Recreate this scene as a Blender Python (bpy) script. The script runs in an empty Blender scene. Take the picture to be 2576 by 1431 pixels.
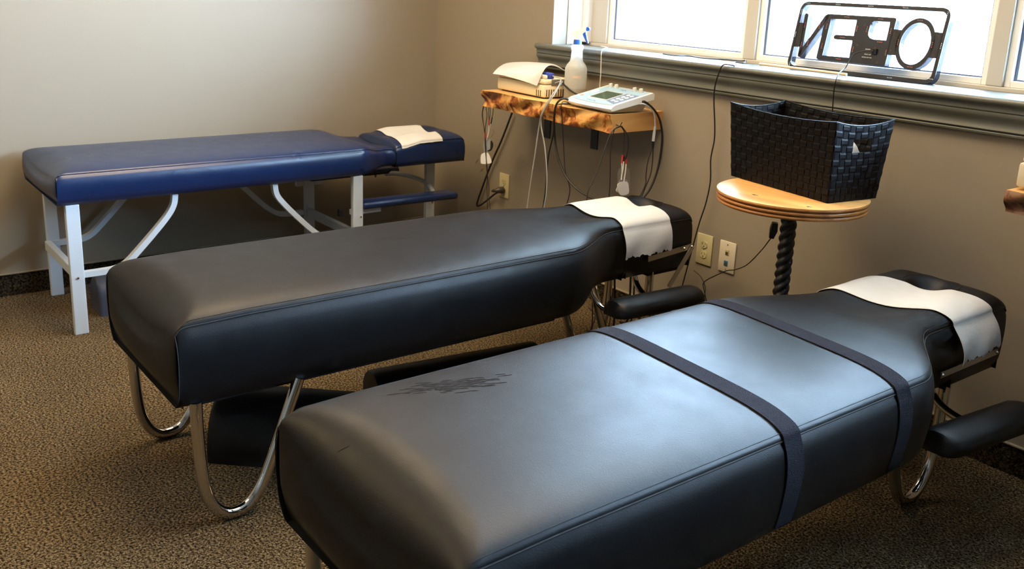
import bpy, bmesh, math, random
from mathutils import Vector, Matrix
import numpy as np
random.seed(7)
PI = math.pi
C = bpy.context.scene.collection
sc = bpy.context.scene

# ---------------------------------------------------------------- camera
F_PX, CX, CYP = 2370.04, 1288.0, 572.5          # focal length and optical centre of the 2576x1431 frame
CAM = np.array([4.25733873, -2.77082536, 1.36314685])
M3 = np.array([[0.60747298, 0.79338279, 0.03899136],
               [0.22359706, -0.12368841, -0.9668017],
               [-0.76222105, 0.59602427, -0.25253543]])   # rows: right, down, forward
cam = bpy.data.cameras.new('camera'); camo = bpy.data.objects.new('camera', cam); C.objects.link(camo)
cam.sensor_width = 36.0; cam.sensor_fit = 'HORIZONTAL'; cam.lens = F_PX / 2576 * 36
cam.shift_y = (CYP - 715.5) / 2576
cam.clip_start = 0.05; cam.clip_end = 200
camo.matrix_world = Matrix(((M3[0][0], -M3[1][0], -M3[2][0], CAM[0]),
                            (M3[0][1], -M3[1][1], -M3[2][1], CAM[1]),
                            (M3[0][2], -M3[1][2], -M3[2][2], CAM[2]), (0, 0, 0, 1)))
cam.dof.use_dof = True; cam.dof.focus_distance = 2.35; cam.dof.aperture_fstop = 8.0
sc.camera = camo

# ---------------------------------------------------------------- view, sky, lamps
sc.view_settings.view_transform = 'Standard'; sc.view_settings.look = 'None'
sc.view_settings.gamma = 1.0; sc.view_settings.use_curve_mapping = False
sc.view_settings.exposure = 0.0
w = bpy.data.worlds.new('sky'); sc.world = w; w.use_nodes = True
bg = w.node_tree.nodes['Background']
bg.inputs[0].default_value = (0.50, 0.71, 1.0, 1); bg.inputs[1].default_value = 88.0

def area_light(name, loc, sx, sy, power, col, rot=(0, 0, 0)):
    l = bpy.data.lights.new(name, 'AREA'); l.shape = 'RECTANGLE'; l.size = sx; l.size_y = sy
    l.energy = power; l.color = col
    o = bpy.data.objects.new(name, l); C.objects.link(o); o.location = loc; o.rotation_euler = rot
    return o
WARM = (1.0, 0.74, 0.42)
for lx, ly, pw in ((1.0, -1.45, 62), (2.4, -1.05, 54), (0.9, -4.0, 62)):
    area_light('ceiling_lamp', (lx, ly, 2.66), 1.2, 1.2, pw, WARM)

# portal over the window opening: it adds no light, it only guides the sampling of the sky
po = area_light('window_portal', (2.89, 0.295, 1.721), 3.86, 1.27, 1, (1, 1, 1), (-PI / 2, 0, 0))
po.data.cycles.is_portal = True

# ---------------------------------------------------------------- helpers
def at(u, v, ax, val):
    """point of the room seen at pixel (u, v) on the plane  axis ax = val"""
    d = M3.T @ np.array([(u - CX) / F_PX, (v - CYP) / F_PX, 1.0])
    t = (val - CAM[ax]) / d[ax]
    return Vector(CAM + t * d)

ORG = {}
def org(o):
    return ORG.get(o.name, Vector((0, 0, 0))) if o else Vector((0, 0, 0))

def tag(o, label=None, cat=None, group=None, kind=None):
    if label: o['label'] = label
    if cat: o['category'] = cat
    if group: o['group'] = group
    if kind: o['kind'] = kind
    return o

def thing(name, loc, label=None, cat=None, group=None, kind=None):
    o = bpy.data.objects.new(name, None); C.objects.link(o); o.location = loc
    o.empty_display_size = 0.05
    ORG[o.name] = Vector(loc)
    return tag(o, label, cat, group, kind)

def link_mesh(name, verts, faces, mat, parent=None, smooth=False, loc=None, sharp=None):
    base = org(parent) if parent else Vector(loc or (0, 0, 0))
    me = bpy.data.meshes.new(name)
    me.from_pydata([tuple(Vector(v) - base) for v in verts], [], faces)
    me.update()
    bm = bmesh.new(); bm.from_mesh(me); bmesh.ops.recalc_face_normals(bm, faces=bm.faces)
    if sharp is not None:
        for e in bm.edges:
            if len(e.link_faces) == 2 and e.calc_face_angle(0) > sharp: e.smooth = False
    for f in bm.faces: f.smooth = smooth
    bm.to_mesh(me); bm.free()
    if mat: me.materials.append(mat)
    o = bpy.data.objects.new(name, me); C.objects.link(o)
    if parent:
        o.parent = parent
    else:
        o.location = base
    ORG[o.name] = base
    return o

def spline(pts, n=8, closed=False):
    """Catmull-Rom through the points"""
    P = [Vector(p) for p in pts]
    if len(P) < 3: return P
    out = []
    N = len(P)
    rng = range(N if closed else N - 1)
    for i in rng:
        p1, p2 = P[i], P[(i + 1) % N]
        p0 = P[i - 1] if (closed or i > 0) else p1 * 2 - p2
        p3 = P[(i + 2) % N] if (closed or i + 2 < N) else p2 * 2 - p1
        for k in range(n):
            t = k / n
            out.append(0.5 * ((2 * p1) + (p2 - p0) * t + (2 * p0 - 5 * p1 + 4 * p2 - p3) * t * t + (3 * p1 - p0 - 3 * p2 + p3) * t ** 3))
    if not closed: out.append(P[-1])
    return out

class MB:
    def __init__(s): s.v = []; s.f = []
    def add(s, v, f):
        b = len(s.v); s.v += [Vector(p) for p in v]; s.f += [tuple(i + b for i in q) for q in f]; return s
    def box(s, x0, x1, y0, y1, z0, z1, bev=0.0, m=None, seg=2):
        bm = bmesh.new(); bmesh.ops.create_cube(bm, size=1.0)
        for v in bm.verts:
            v.co = Vector(((x0 + x1) / 2 + v.co.x * (x1 - x0), (y0 + y1) / 2 + v.co.y * (y1 - y0), (z0 + z1) / 2 + v.co.z * (z1 - z0)))
        if bev > 0:
            bmesh.ops.bevel(bm, geom=list(bm.edges), offset=bev, segments=seg, profile=0.5, affect='EDGES')
        bm.verts.index_update()
        vs = [v.co.copy() for v in bm.verts]
        if m: vs = [m @ v for v in vs]
        s.add(vs, [[v.index for v in f.verts] for f in bm.faces]); bm.free(); return s
    def tube(s, pts, r, seg=10, caps=True, closed=False, flat=None):
        P = [Vector(p) for p in pts]; N = len(P)
        rr = r if isinstance(r, (list, tuple)) else [r] * N
        T = []
        for i in range(N):
            a = P[i - 1] if (i > 0 or closed) else P[i]
            b = P[(i + 1) % N] if (i < N - 1 or closed) else P[i]
            T.append((b - a).normalized())
        up = Vector((0, 0, 1)) if abs(T[0].z) < 0.9 else Vector((1, 0, 0))
        nrm = (up - T[0] * up.dot(T[0])).normalized()
        vs = []
        for i in range(N):
            nrm = nrm - T[i] * nrm.dot(T[i])
            nrm = nrm.normalized() if nrm.length > 1e-6 else T[i].orthogonal().normalized()
            bn = T[i].cross(nrm)
            for k in range(seg):
                a = 2 * PI * k / seg
                vs.append(P[i] + (nrm * math.cos(a) * (flat or 1) + bn * math.sin(a)) * rr[i])
        fs = []
        for i in range(N if closed else N - 1):
            j = (i + 1) % N
            for k in range(seg):
                l = (k + 1) % seg
                fs.append((i * seg + k, i * seg + l, j * seg + l, j * seg + k))
        if caps and not closed:
            fs.append(tuple(range(seg))); fs.append(tuple((N - 1) * seg + k for k in range(seg)))
        return s.add(vs, fs)
    def lathe(s, prof, seg=24, c=(0, 0, 0), m=None):
        vs = []; c = Vector(c)
        for (r, z) in prof:
            for k in range(seg):
                a = 2 * PI * k / seg
                p = Vector((r * math.cos(a), r * math.sin(a), z))
                vs.append((m @ p) if m else c + p)
        fs = []
        for i in range(len(prof) - 1):
            for k in range(seg):
                l = (k + 1) % seg
                fs.append((i * seg + k, i * seg + l, (i + 1) * seg + l, (i + 1) * seg + k))
        if prof[0][0] > 1e-6: fs.append(tuple(range(seg)))
        if prof[-1][0] > 1e-6: fs.append(tuple((len(prof) - 1) * seg + k for k in range(seg)))
        return s.add(vs, fs)
    def grid(s, rows):
        n = len(rows[0]); vs = [p for r in rows for p in r]; fs = []
        for i in range(len(rows) - 1):
            for j in range(n - 1):
                fs.append((i * n + j, i * n + j + 1, (i + 1) * n + j + 1, (i + 1) * n + j))
        return s.add(vs, fs)
    def sheet(s, rows, th):
        """a grid given a thickness downwards along its normals"""
        R = [[Vector(p) for p in r] for r in rows]; n = len(R[0]); m = len(R)
        low = []
        for i in range(m):
            q = []
            for j in range(n):
                du = R[min(i + 1, m - 1)][j] - R[max(i - 1, 0)][j]; dv = R[i][min(j + 1, n - 1)] - R[i][max(j - 1, 0)]
                nn = du.cross(dv); nn = nn.normalized() if nn.length > 1e-9 else Vector((0, 0, 1))
                q.append(R[i][j] - nn * th)
            low.append(q)
        vs = [p for r in R for p in r] + [p for r in low for p in r]; b = m * n; fs = []
        for i in range(m - 1):
            for j in range(n - 1):
                a = (i * n + j, i * n + j + 1, (i + 1) * n + j + 1, (i + 1) * n + j)
                fs.append(a); fs.append(tuple(x + b for x in reversed(a)))
        for i in range(m - 1):
            for j in (0, n - 1):
                fs.append((i * n + j, (i + 1) * n + j, (i + 1) * n + j + b, i * n + j + b))
        for j in range(n - 1):
            for i in (0, m - 1):
                fs.append((i * n + j, i * n + j + 1, i * n + j + 1 + b, i * n + j + b))
        return s.add(vs, fs)
    def build(s, name, mat, parent=None, smooth=True, loc=None, sharp=0.7):
        return link_mesh(name, s.v, s.f, mat, parent, smooth, loc, sharp)

def poly_mesh(name, polys, depth, mat, parent, frame, off=0.0):
    """flat shape with holes, extruded; frame = (origin, u, v, n)"""
    cu = bpy.data.curves.new(name, 'CURVE'); cu.dimensions = '2D'; cu.fill_mode = 'BOTH'; cu.extrude = depth / 2
    for p in polys:
        sp = cu.splines.new('POLY'); sp.points.add(len(p) - 1)
        for i, (a, b) in enumerate(p): sp.points[i].co = (a, b, 0, 1)
        sp.use_cyclic_u = True
    return curve_to_mesh(cu, name, mat, parent, frame, off + depth / 2)

def curve_to_mesh(cu, name, mat, parent, frame, off):
    tmp = bpy.data.objects.new('tmp', cu); C.objects.link(tmp)
    dg = bpy.context.evaluated_depsgraph_get(); dg.update()
    me0 = tmp.evaluated_get(dg).to_mesh()
    o0, u, v, n = frame
    vs = [o0 + u * p.co.x + v * p.co.y + n * (p.co.z + off) for p in me0.vertices]
    fs = [tuple(f.vertices) for f in me0.polygons]
    tmp.evaluated_get(dg).to_mesh_clear()
    bpy.data.objects.remove(tmp); bpy.data.curves.remove(cu)
    return link_mesh(name, vs, fs, mat, parent, False)

def text_mesh(name, body, size, mat, parent, frame, off=0.0, depth=0.0004):
    cu = bpy.data.curves.new(name, 'FONT'); cu.body = body; cu.size = size; cu.extrude = depth / 2
    return curve_to_mesh(cu, name, mat, parent, frame, off)

# ---------------------------------------------------------------- materials
def nmat(name):
    m = bpy.data.materials.new(name); m.use_nodes = True
    return m, m.node_tree, m.node_tree.nodes['Principled BSDF']

def mat(name, col, rough=0.5, metal=0.0, spec=0.5, bump=None, var=None, trans=0.0, emit=None, coat=0.0, sheen=0.0):
    m, nt, b = nmat(name)
    b.inputs['Base Color'].default_value = (*col, 1); b.inputs['Roughness'].default_value = rough
    b.inputs['Metallic'].default_value = metal; b.inputs['Specular IOR Level'].default_value = spec
    b.inputs['Transmission Weight'].default_value = trans
    b.inputs['Coat Weight'].default_value = coat
    b.inputs['Sheen Weight'].default_value = sheen
    if emit:
        b.inputs['Emission Color'].default_value = (*emit[0], 1); b.inputs['Emission Strength'].default_value = emit[1]
    if bump or var:
        tc = nt.nodes.new('ShaderNodeTexCoord')
    if bump:
        n = nt.nodes.new('ShaderNodeTexNoise'); n.inputs['Scale'].default_value = bump[0]; n.inputs['Detail'].default_value = 4
        nt.links.new(tc.outputs['Object'], n.inputs['Vector'])
        bp = nt.nodes.new('ShaderNodeBump'); bp.inputs['Strength'].default_value = bump[1]; bp.inputs['Distance'].default_value = bump[2] if len(bump) > 2 else 0.002
        nt.links.new(n.outputs['Fac'], bp.inputs['Height']); nt.links.new(bp.outputs['Normal'], b.inputs['Normal'])
    if var:
        n2 = nt.nodes.new('ShaderNodeTexNoise'); n2.inputs['Scale'].default_value = var[0]; n2.inputs['Detail'].default_value = 5
        nt.links.new(tc.outputs['Object'], n2.inputs['Vector'])
        mx = nt.nodes.new('ShaderNodeMix'); mx.data_type = 'RGBA'
        mx.inputs[6].default_value = (*col, 1); mx.inputs[7].default_value = (*var[1], 1)
        nt.links.new(n2.outputs['Fac'], mx.inputs[0]); nt.links.new(mx.outputs[2], b.inputs['Base Color'])
    return m

def ramp(nt, stops):
    r = nt.nodes.new('ShaderNodeValToRGB'); e = r.color_ramp.elements
    while len(e) < len(stops): e.new(0.5)
    for i, (p, c) in enumerate(stops): e[i].position = p; e[i].color = (*c, 1)
    return r

WALL = (0.25, 0.21, 0.155)
M = {}
M['wall'] = mat('taupe_wall_paint', WALL, 0.50, spec=0.30, bump=(90, 0.04, 0.002))
M['ceiling'] = mat('ceiling_white', (0.75, 0.72, 0.66), 0.9)

def carpet(name, dark=1.0):
    m, nt, b = nmat(name); b.inputs['Roughness'].default_value = 1.0; b.inputs['Specular IOR Level'].default_value = 0.1
    tc = nt.nodes.new('ShaderNodeTexCoord')
    n1 = nt.nodes.new('ShaderNodeTexNoise'); n1.inputs['Scale'].default_value = 150; n1.inputs['Detail'].default_value = 3; n1.inputs['Roughness'].default_value = 0.65
    n2 = nt.nodes.new('ShaderNodeTexVoronoi'); n2.inputs['Scale'].default_value = 210
    n3 = nt.nodes.new('ShaderNodeTexNoise'); n3.inputs['Scale'].default_value = 2.2; n3.inputs['Detail'].default_value = 3
    for n in (n1, n2, n3): nt.links.new(tc.outputs['Object'], n.inputs['Vector'])
    d = dark
    r = ramp(nt, [(0.36, (0.012 * d, 0.009 * d, 0.006 * d)), (0.46, (0.14 * d, 0.095 * d, 0.05 * d)), (0.54, (0.33 * d, 0.235 * d, 0.125 * d)), (0.66, (0.55 * d, 0.42 * d, 0.25 * d))])
    nt.links.new(n1.outputs['Fac'], r.inputs[0])
    r2 = ramp(nt, [(0.35, (0.86, 0.86, 0.86)), (0.65, (1.1, 1.1, 1.1))]); nt.links.new(n3.outputs['Fac'], r2.inputs[0])
    mx = nt.nodes.new('ShaderNodeMix'); mx.data_type = 'RGBA'; mx.blend_type = 'MULTIPLY'; mx.inputs[0].default_value = 1
    nt.links.new(r.outputs[0], mx.inputs[6]); nt.links.new(r2.outputs[0], mx.inputs[7])
    nt.links.new(mx.outputs[2], b.inputs['Base Color'])
    bp = nt.nodes.new('ShaderNodeBump'); bp.inputs['Strength'].default_value = 0.9; bp.inputs['Distance'].default_value = 0.006
    nt.links.new(n2.outputs['Distance'], bp.inputs['Height']); nt.links.new(bp.outputs['Normal'], b.inputs['Normal'])
    return m
M['carpet'] = carpet('speckled_carpet', 0.42)
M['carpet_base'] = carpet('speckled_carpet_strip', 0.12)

def vinyl(name, col, rough, spec=0.29):
    m, nt, b = nmat(name)
    b.inputs['Base Color'].default_value = (*col, 1); b.inputs['Roughness'].default_value = rough
    b.inputs['Specular IOR Level'].default_value = spec
    tc = nt.nodes.new('ShaderNodeTexCoord')
    v = nt.nodes.new('ShaderNodeTexVoronoi'); v.inputs['Scale'].default_value = 420
    n = nt.nodes.new('ShaderNodeTexNoise'); n.inputs['Scale'].default_value = 14; n.inputs['Detail'].default_value = 4
    for q in (v, n): nt.links.new(tc.outputs['Object'], q.inputs['Vector'])
    bp = nt.nodes.new('ShaderNodeBump'); bp.inputs['Strength'].default_value = 0.12; bp.inputs['Distance'].default_value = 0.001
    nt.links.new(v.outputs['Distance'], bp.inputs['Height']); nt.links.new(bp.outputs['Normal'], b.inputs['Normal'])
    mr = nt.nodes.new('ShaderNodeMapRange'); mr.inputs[1].default_value = 0.3; mr.inputs[2].default_value = 0.7
    mr.inputs[3].default_value = rough - 0.03; mr.inputs[4].default_value = rough + 0.03
    nt.links.new(n.outputs['Fac'], mr.inputs[0]); nt.links.new(mr.outputs[0], b.inputs['Roughness'])
    return m
M['vinyl'] = vinyl('black_vinyl', (0.0025, 0.0027, 0.0035), 0.47)
M['vinyl_blue'] = vinyl('navy_vinyl', (0.004, 0.014, 0.055), 0.30, 0.6)
M['thread'] = mat('black_thread', (0.008, 0.008, 0.009), 0.8)
M['scuff'] = mat('scuffed_vinyl', (0.02, 0.017, 0.015), 0.95, spec=0.08)
M['under'] = mat('black_backing', (0.008, 0.008, 0.008), 0.9)
M['chrome'] = mat('chrome', (0.62, 0.60, 0.57), 0.09, metal=1.0)
M['steel'] = mat('brushed_steel', (0.42, 0.40, 0.37), 0.38, metal=1.0, bump=(300, 0.05))
M['grey_metal'] = mat('grey_powder_coat', (0.50, 0.55, 0.60), 0.35)
M['black_metal'] = mat('black_metal', (0.012, 0.012, 0.013), 0.45)
M['paper'] = mat('crepe_paper', (0.58, 0.585, 0.595), 0.95, spec=0.1, bump=(220, 0.35, 0.002), var=(18, (0.52, 0.52, 0.52)))
M['velcro'] = mat('velcro_loop', (0.010, 0.010, 0.014), 0.95, spec=0.1, bump=(600, 1.0, 0.004), var=(420, (0.034, 0.034, 0.046)), sheen=0.0)
M['sill'] = mat('sage_grey_paint', (0.105, 0.110, 0.095), 0.36, bump=(60, 0.04))
M['frame'] = mat('ivory_window_frame', (0.50, 0.475, 0.425), 0.5)
M['sash'] = mat('white_sash', (0.82, 0.82, 0.80), 0.45)
M['gasket'] = mat('dark_spacer', (0.10, 0.12, 0.18), 0.5)
M['black_plastic'] = mat('black_plastic', (0.009, 0.011, 0.017), 0.5, spec=0.3)
M['cord_black'] = mat('black_cord', (0.010, 0.010, 0.011), 0.5)
M['cord_grey'] = mat('grey_cord', (0.36, 0.38, 0.38), 0.5)
M['cord_white'] = mat('white_cord', (0.75, 0.74, 0.70), 0.6)
M['red'] = mat('red_plastic', (0.45, 0.02, 0.02), 0.5)
M['white_plastic'] = mat('white_plastic', (0.80, 0.79, 0.76), 0.4)
M['ivory_plastic'] = mat('ivory_plastic', (0.50, 0.44, 0.245), 0.35)
M['almond_plastic'] = mat('almond_plastic', (0.58, 0.52, 0.39), 0.35)
M['cream'] = mat('cream_case', (0.72, 0.63, 0.42), 0.45, bump=(200, 0.05))
M['slot'] = mat('slot_dark', (0.05, 0.035, 0.02), 0.9)
M['blue_plastic'] = mat('blue_plastic', (0.02, 0.10, 0.50), 0.35)
M['navy_plastic'] = mat('blue_clip', (0.03, 0.05, 0.30), 0.4)
M['grey_plastic'] = mat('grey_plastic', (0.42, 0.44, 0.45), 0.45)
M['panel_blue'] = mat('pale_blue_panel', (0.30, 0.45, 0.58), 0.5)
M['panel_dark'] = mat('slate_panel', (0.14, 0.18, 0.26), 0.5)
M['lcd'] = mat('lcd_green', (0.055, 0.085, 0.05), 0.22)
M['knob'] = mat('knob_grey', (0.62, 0.63, 0.58), 0.5)
M['orange'] = mat('orange_button', (0.60, 0.28, 0.16), 0.5)
M['pink_label'] = mat('faint_label', (0.66, 0.50, 0.38), 0.6)
M['gel'] = mat('gel_pad', (0.8, 0.8, 0.79), 0.45)
M['gel_grey'] = mat('grey_pad', (0.28, 0.29, 0.30), 0.5)
M['gold'] = mat('brass_connector', (0.55, 0.42, 0.22), 0.3, metal=1.0)
M['ink'] = mat('pencil_mark', (0.12, 0.11, 0.12), 0.9)
M['basket'] = mat('black_woven_strap', (0.004, 0.004, 0.005), 0.5, spec=0.14, bump=(700, 0.25, 0.001))
M['led_white'] = mat('white_led', (0.7, 0.9, 0.95), 0.3, emit=((0.6, 0.95, 1.0), 0.7))
M['led_red'] = mat('red_led', (0.6, 0.2, 0.2), 0.3, emit=((1.0, 0.25, 0.2), 0.5))
M['dowel'] = mat('pale_wood_stick', (0.60, 0.50, 0.36), 0.6)
M['ground'] = mat('pale_pavement', (0.62, 0.62, 0.62), 0.9, var=(0.8, (0.55, 0.55, 0.56)))
M['stucco'] = mat('pale_stucco', (0.62, 0.62, 0.54), 0.9)
M['plug'] = mat('dark_rubber_plug', (0.05, 0.04, 0.03), 0.35)

def clear_mat(name, tint, gloss=0.06, diffuse=0.0, dcol=(0.6, 0.6, 0.6)):
    m, nt, b = nmat(name); out = nt.nodes['Material Output']; nt.nodes.remove(b)
    t = nt.nodes.new('ShaderNodeBsdfTransparent'); t.inputs[0].default_value = (*tint, 1)
    g = nt.nodes.new('ShaderNodeBsdfGlossy'); g.inputs['Roughness'].default_value = 0.03
    lw_ = nt.nodes.new('ShaderNodeLayerWeight')          # Schlick reflectance, the same from either side of the sheet
    pw_ = nt.nodes.new('ShaderNodeMath'); pw_.operation = 'POWER'; pw_.inputs[1].default_value = 5.0
    ma_ = nt.nodes.new('ShaderNodeMath'); ma_.operation = 'MULTIPLY_ADD'; ma_.inputs[1].default_value = 0.92; ma_.inputs[2].default_value = 0.04
    nt.links.new(lw_.outputs['Facing'], pw_.inputs[0]); nt.links.new(pw_.outputs[0], ma_.inputs[0])
    mx = nt.nodes.new('ShaderNodeMixShader')
    nt.links.new(ma_.outputs[0], mx.inputs[0]); nt.links.new(t.outputs[0], mx.inputs[1]); nt.links.new(g.outputs[0], mx.inputs[2])
    last = mx
    if diffuse > 0:
        d = nt.nodes.new('ShaderNodeBsdfDiffuse'); d.inputs[0].default_value = (*dcol, 1)
        tr = nt.nodes.new('ShaderNodeBsdfTranslucent'); tr.inputs[0].default_value = (*dcol, 1)
        m1 = nt.nodes.new('ShaderNodeMixShader'); m1.inputs[0].default_value = 0.5
        nt.links.new(d.outputs[0], m1.inputs[1]); nt.links.new(tr.outputs[0], m1.inputs[2])
        m2 = nt.nodes.new('ShaderNodeMixShader'); m2.inputs[0].default_value = diffuse
        nt.links.new(mx.outputs[0], m2.inputs[1]); nt.links.new(m1.outputs[0], m2.inputs[2]); last = m2
    nt.links.new(last.outputs[0], out.inputs[0])
    return m
M['glass'] = clear_mat('window_glass', (0.97, 0.985, 0.98))
M['acrylic'] = clear_mat('acrylic_edge', (0.45, 0.44, 0.46), diffuse=0.75, dcol=(0.045, 0.042, 0.048))
M['bottle'] = clear_mat('milky_plastic', (0.9, 0.9, 0.88), diffuse=0.72, dcol=(0.80, 0.80, 0.74))
M['liquid'] = clear_mat('cloudy_liquid', (0.8, 0.8, 0.76), diffuse=0.8, dcol=(0.62, 0.60, 0.54))
M['film'] = clear_mat('clear_film', (0.97, 0.97, 0.97), diffuse=0.10, dcol=(0.6, 0.6, 0.6))

def wood(name, c1, c2, c3, scale, rough=0.35, axis=0, knots=0.0):
    m, nt, b = nmat(name); b.inputs['Roughness'].default_value = rough
    tc = nt.nodes.new('ShaderNodeTexCoord'); mp = nt.nodes.new('ShaderNodeMapping')
    s = [14, 14, 14]; s[axis] = 1.6
    mp.inputs['Scale'].default_value = s
    nt.links.new(tc.outputs['Object'], mp.inputs[0])
    n = nt.nodes.new('ShaderNodeTexNoise'); n.inputs['Scale'].default_value = scale; n.inputs['Detail'].default_value = 6; n.inputs['Distortion'].default_value = 1.2
    nt.links.new(mp.outputs[0], n.inputs['Vector'])
    r = ramp(nt, [(0.3, c1), (0.52, c2), (0.7, c3)]); nt.links.new(n.outputs['Fac'], r.inputs[0])
    last = r.outputs[0]
    if knots:
        n2 = nt.nodes.new('ShaderNodeTexNoise'); n2.inputs['Scale'].default_value = knots; n2.inputs['Detail'].default_value = 9; n2.inputs['Roughness'].default_value = 0.62; n2.inputs['Distortion'].default_value = 1.0
        nt.links.new(tc.outputs['Object'], n2.inputs['Vector'])
        r2 = ramp(nt, [(0.36, (0.13, 0.05, 0.012)), (0.46, (0.48, 0.24, 0.08)), (0.52, (0.95, 0.8, 0.6)), (0.60, (1, 1, 1))]); nt.links.new(n2.outputs['Fac'], r2.inputs[0])
        mx = nt.nodes.new('ShaderNodeMix'); mx.data_type = 'RGBA'; mx.blend_type = 'MULTIPLY'; mx.inputs[0].default_value = 1
        nt.links.new(last, mx.inputs[6]); nt.links.new(r2.outputs[0], mx.inputs[7]); last = mx.outputs[2]
    nt.links.new(last, b.inputs['Base Color'])
    bp = nt.nodes.new('ShaderNodeBump'); bp.inputs['Strength'].default_value = 0.15; bp.inputs['Distance'].default_value = 0.002
    nt.links.new(n.outputs['Fac'], bp.inputs['Height']); nt.links.new(bp.outputs['Normal'], b.inputs['Normal'])
    return m
M['wood'] = wood('honey_wood', (0.50, 0.25, 0.075), (0.62, 0.35, 0.115), (0.70, 0.43, 0.16), 1.0, 0.38)
M['wood_edge'] = wood('live_edge_wood', (0.42, 0.20, 0.05), (0.60, 0.33, 0.10), (0.70, 0.45, 0.17), 1.0, 0.4, knots=16)
M['wood_dark'] = wood('dark_bark_edge', (0.10, 0.045, 0.015), (0.22, 0.10, 0.035), (0.34, 0.17, 0.06), 1.0, 0.6, knots=20)
M['wood_end'] = wood('end_grain_wood', (0.40, 0.18, 0.05), (0.50, 0.25, 0.075), (0.56, 0.30, 0.10), 1.0, 0.4, axis=1)
M['stool_top'] = wood('varnished_disc', (0.42, 0.20, 0.055), (0.58, 0.31, 0.10), (0.64, 0.37, 0.13), 0.9, 0.42)
M['stool_rim'] = wood('varnished_rim', (0.26, 0.09, 0.02), (0.36, 0.14, 0.03), (0.44, 0.18, 0.045), 1.0, 0.3)

# ---------------------------------------------------------------- room shell
RX, RY, RH = 9.0, -7.0, 2.72
WX0, WX1, WZ0, WZ1, WT = 0.954, 4.825, 1.082, 2.36, 0.30
def struct(name, mb, m, smooth=False, **k):
    o = mb.build(name, m, smooth=smooth, **k); o['kind'] = 'structure'; return o
struct('floor', MB().box(-0.15, RX + 0.15, RY - 0.15, 0.3, -0.10, 0.0), M['carpet'])
struct('ceiling', MB().box(-0.15, RX + 0.15, RY - 0.15, 0.3, RH, RH + 0.1), M['ceiling'])
struct('wall_left', MB().box(-0.15, 0, RY, 0.0, 0, RH), M['wall'])
wr = MB()
wr.box(-0.15, RX, 0, WT, 0, WZ0); wr.box(-0.15, RX, 0, WT, WZ1, RH)
wr.box(-0.15, WX0, 0, WT, WZ0, WZ1); wr.box(WX1, RX, 0, WT, WZ0, WZ1)
wall_right = struct('wall_right', wr, M['wall'])
struct('wall_far', MB().box(RX, RX + 0.15, RY, WT, 0, RH), M['wall'])
struct('wall_near', MB().box(-0.15, RX + 0.15, RY - 0.15, RY, 0, RH), M['wall'])
struct('baseboard_left', MB().box(0.0, 0.010, RY, 0.0, 0, 0.093), M['carpet_base'])
struct('baseboard_right', MB().box(0.010, RX, -0.010, 0.0, 0, 0.090), M['carpet_base'])
struct('trim_2', MB().box(0.0, 0.013, RY, 0.0, 0.093, 0.0975, 0.001), M['wall'])
struct('trim_3', MB().box(0.013, RX, -0.013, 0.0, 0.090, 0.0945, 0.001), M['wall'])
# pencil scribbles on the wall under the shelf
pm = MB()
for (u, v, dx, dy) in [(1240, 325, 3, 10), (1242, 333, 1, 1), (1236, 345, 4, -8), (1207, 362, -1, 7), (1250, 350, 2, 4), (1246, 363, 1, 8),
                       (1196, 412, 4, -9), (1199, 410, 4, -9), (1203, 398, 1, 1), (1251, 413, 4, -8), (1248, 415, 3, -8), (1208, 433, 4, -8), (1212, 430, 3, -6), (1235, 420, 4, -10)]:
    a = at(u, v, 1, -0.0004); b = at(u + dx, v + dy, 1, -0.0004); pm.tube([a, b], 0.0010, 5)
o = pm.build('pen_mark', M['ink'], wall_right); o['kind'] = 'stuff'

# outside: pavement and a stucco pier by the first pane
struct('ground', MB().box(-40, 60, WT, 60, -0.35, -0.15), M['ground'])

struct('pier', MB().box(0.42, 0.74, 0.60, 0.82, -0.15, 2.50).box(0.741, 0.775, 0.64, 0.78, -0.15, 2.50), M['stucco'])
struct('sky_blocker', MB().box(-6, 14, WT, 1.8, 2.50, 2.70), M['stucco'])  # unseen slab added above the window to keep high sky light off the floor

# window
win = thing('window_1', (WX0, 0.2, WZ0), kind='structure')
YF = 0.200
fr = MB()
def wpart(name, x0, x1, y0, y1, z0, z1, m, bev=0.003): return MB().box(x0, x1, y0, y1, z0, z1, bev).build(name, M[m], win, smooth=False)
SB = 1.108
wpart('frame_rail', WX0, WX1, YF, YF + 0.09, WZ0, SB, 'frame'); wpart('frame_rail', WX0, WX1, YF, YF + 0.09, WZ1 - 0.05, WZ1, 'frame')
wpart('jamb', WX0, WX0 + 0.035, YF - 0.03, YF + 0.10, SB, WZ1 - 0.05, 'sash'); wpart('jamb', WX0 + 0.035, 1.088, YF, YF + 0.09, SB, WZ1 - 0.05, 'frame')
mull = [(1.865, 1.920), (2.817, 2.868), (3.765, 3.818)]
for a, b in mull: wpart('mullion', a, b, YF, YF + 0.09, SB, WZ1 - 0.05, 'frame')
wpart('jamb', 4.715, WX1, YF, YF + 0.09, SB, WZ1 - 0.05, 'frame')
MB().box(WX0, WX0 + 0.006, 0.082, 0.112, WZ0 + 0.016, WZ1, 0.001).build('reveal_strip', M['frame'], win, smooth=False)
MB().box(WX0, WX0 + 0.003, 0.112, YF - 0.03, WZ0 + 0.016, WZ1).build('reveal_lining', M['sash'], win, smooth=False)
bays = [(1.088, 1.865), (1.920, 2.817), (2.868, 3.765), (3.818, 4.715)]
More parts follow.
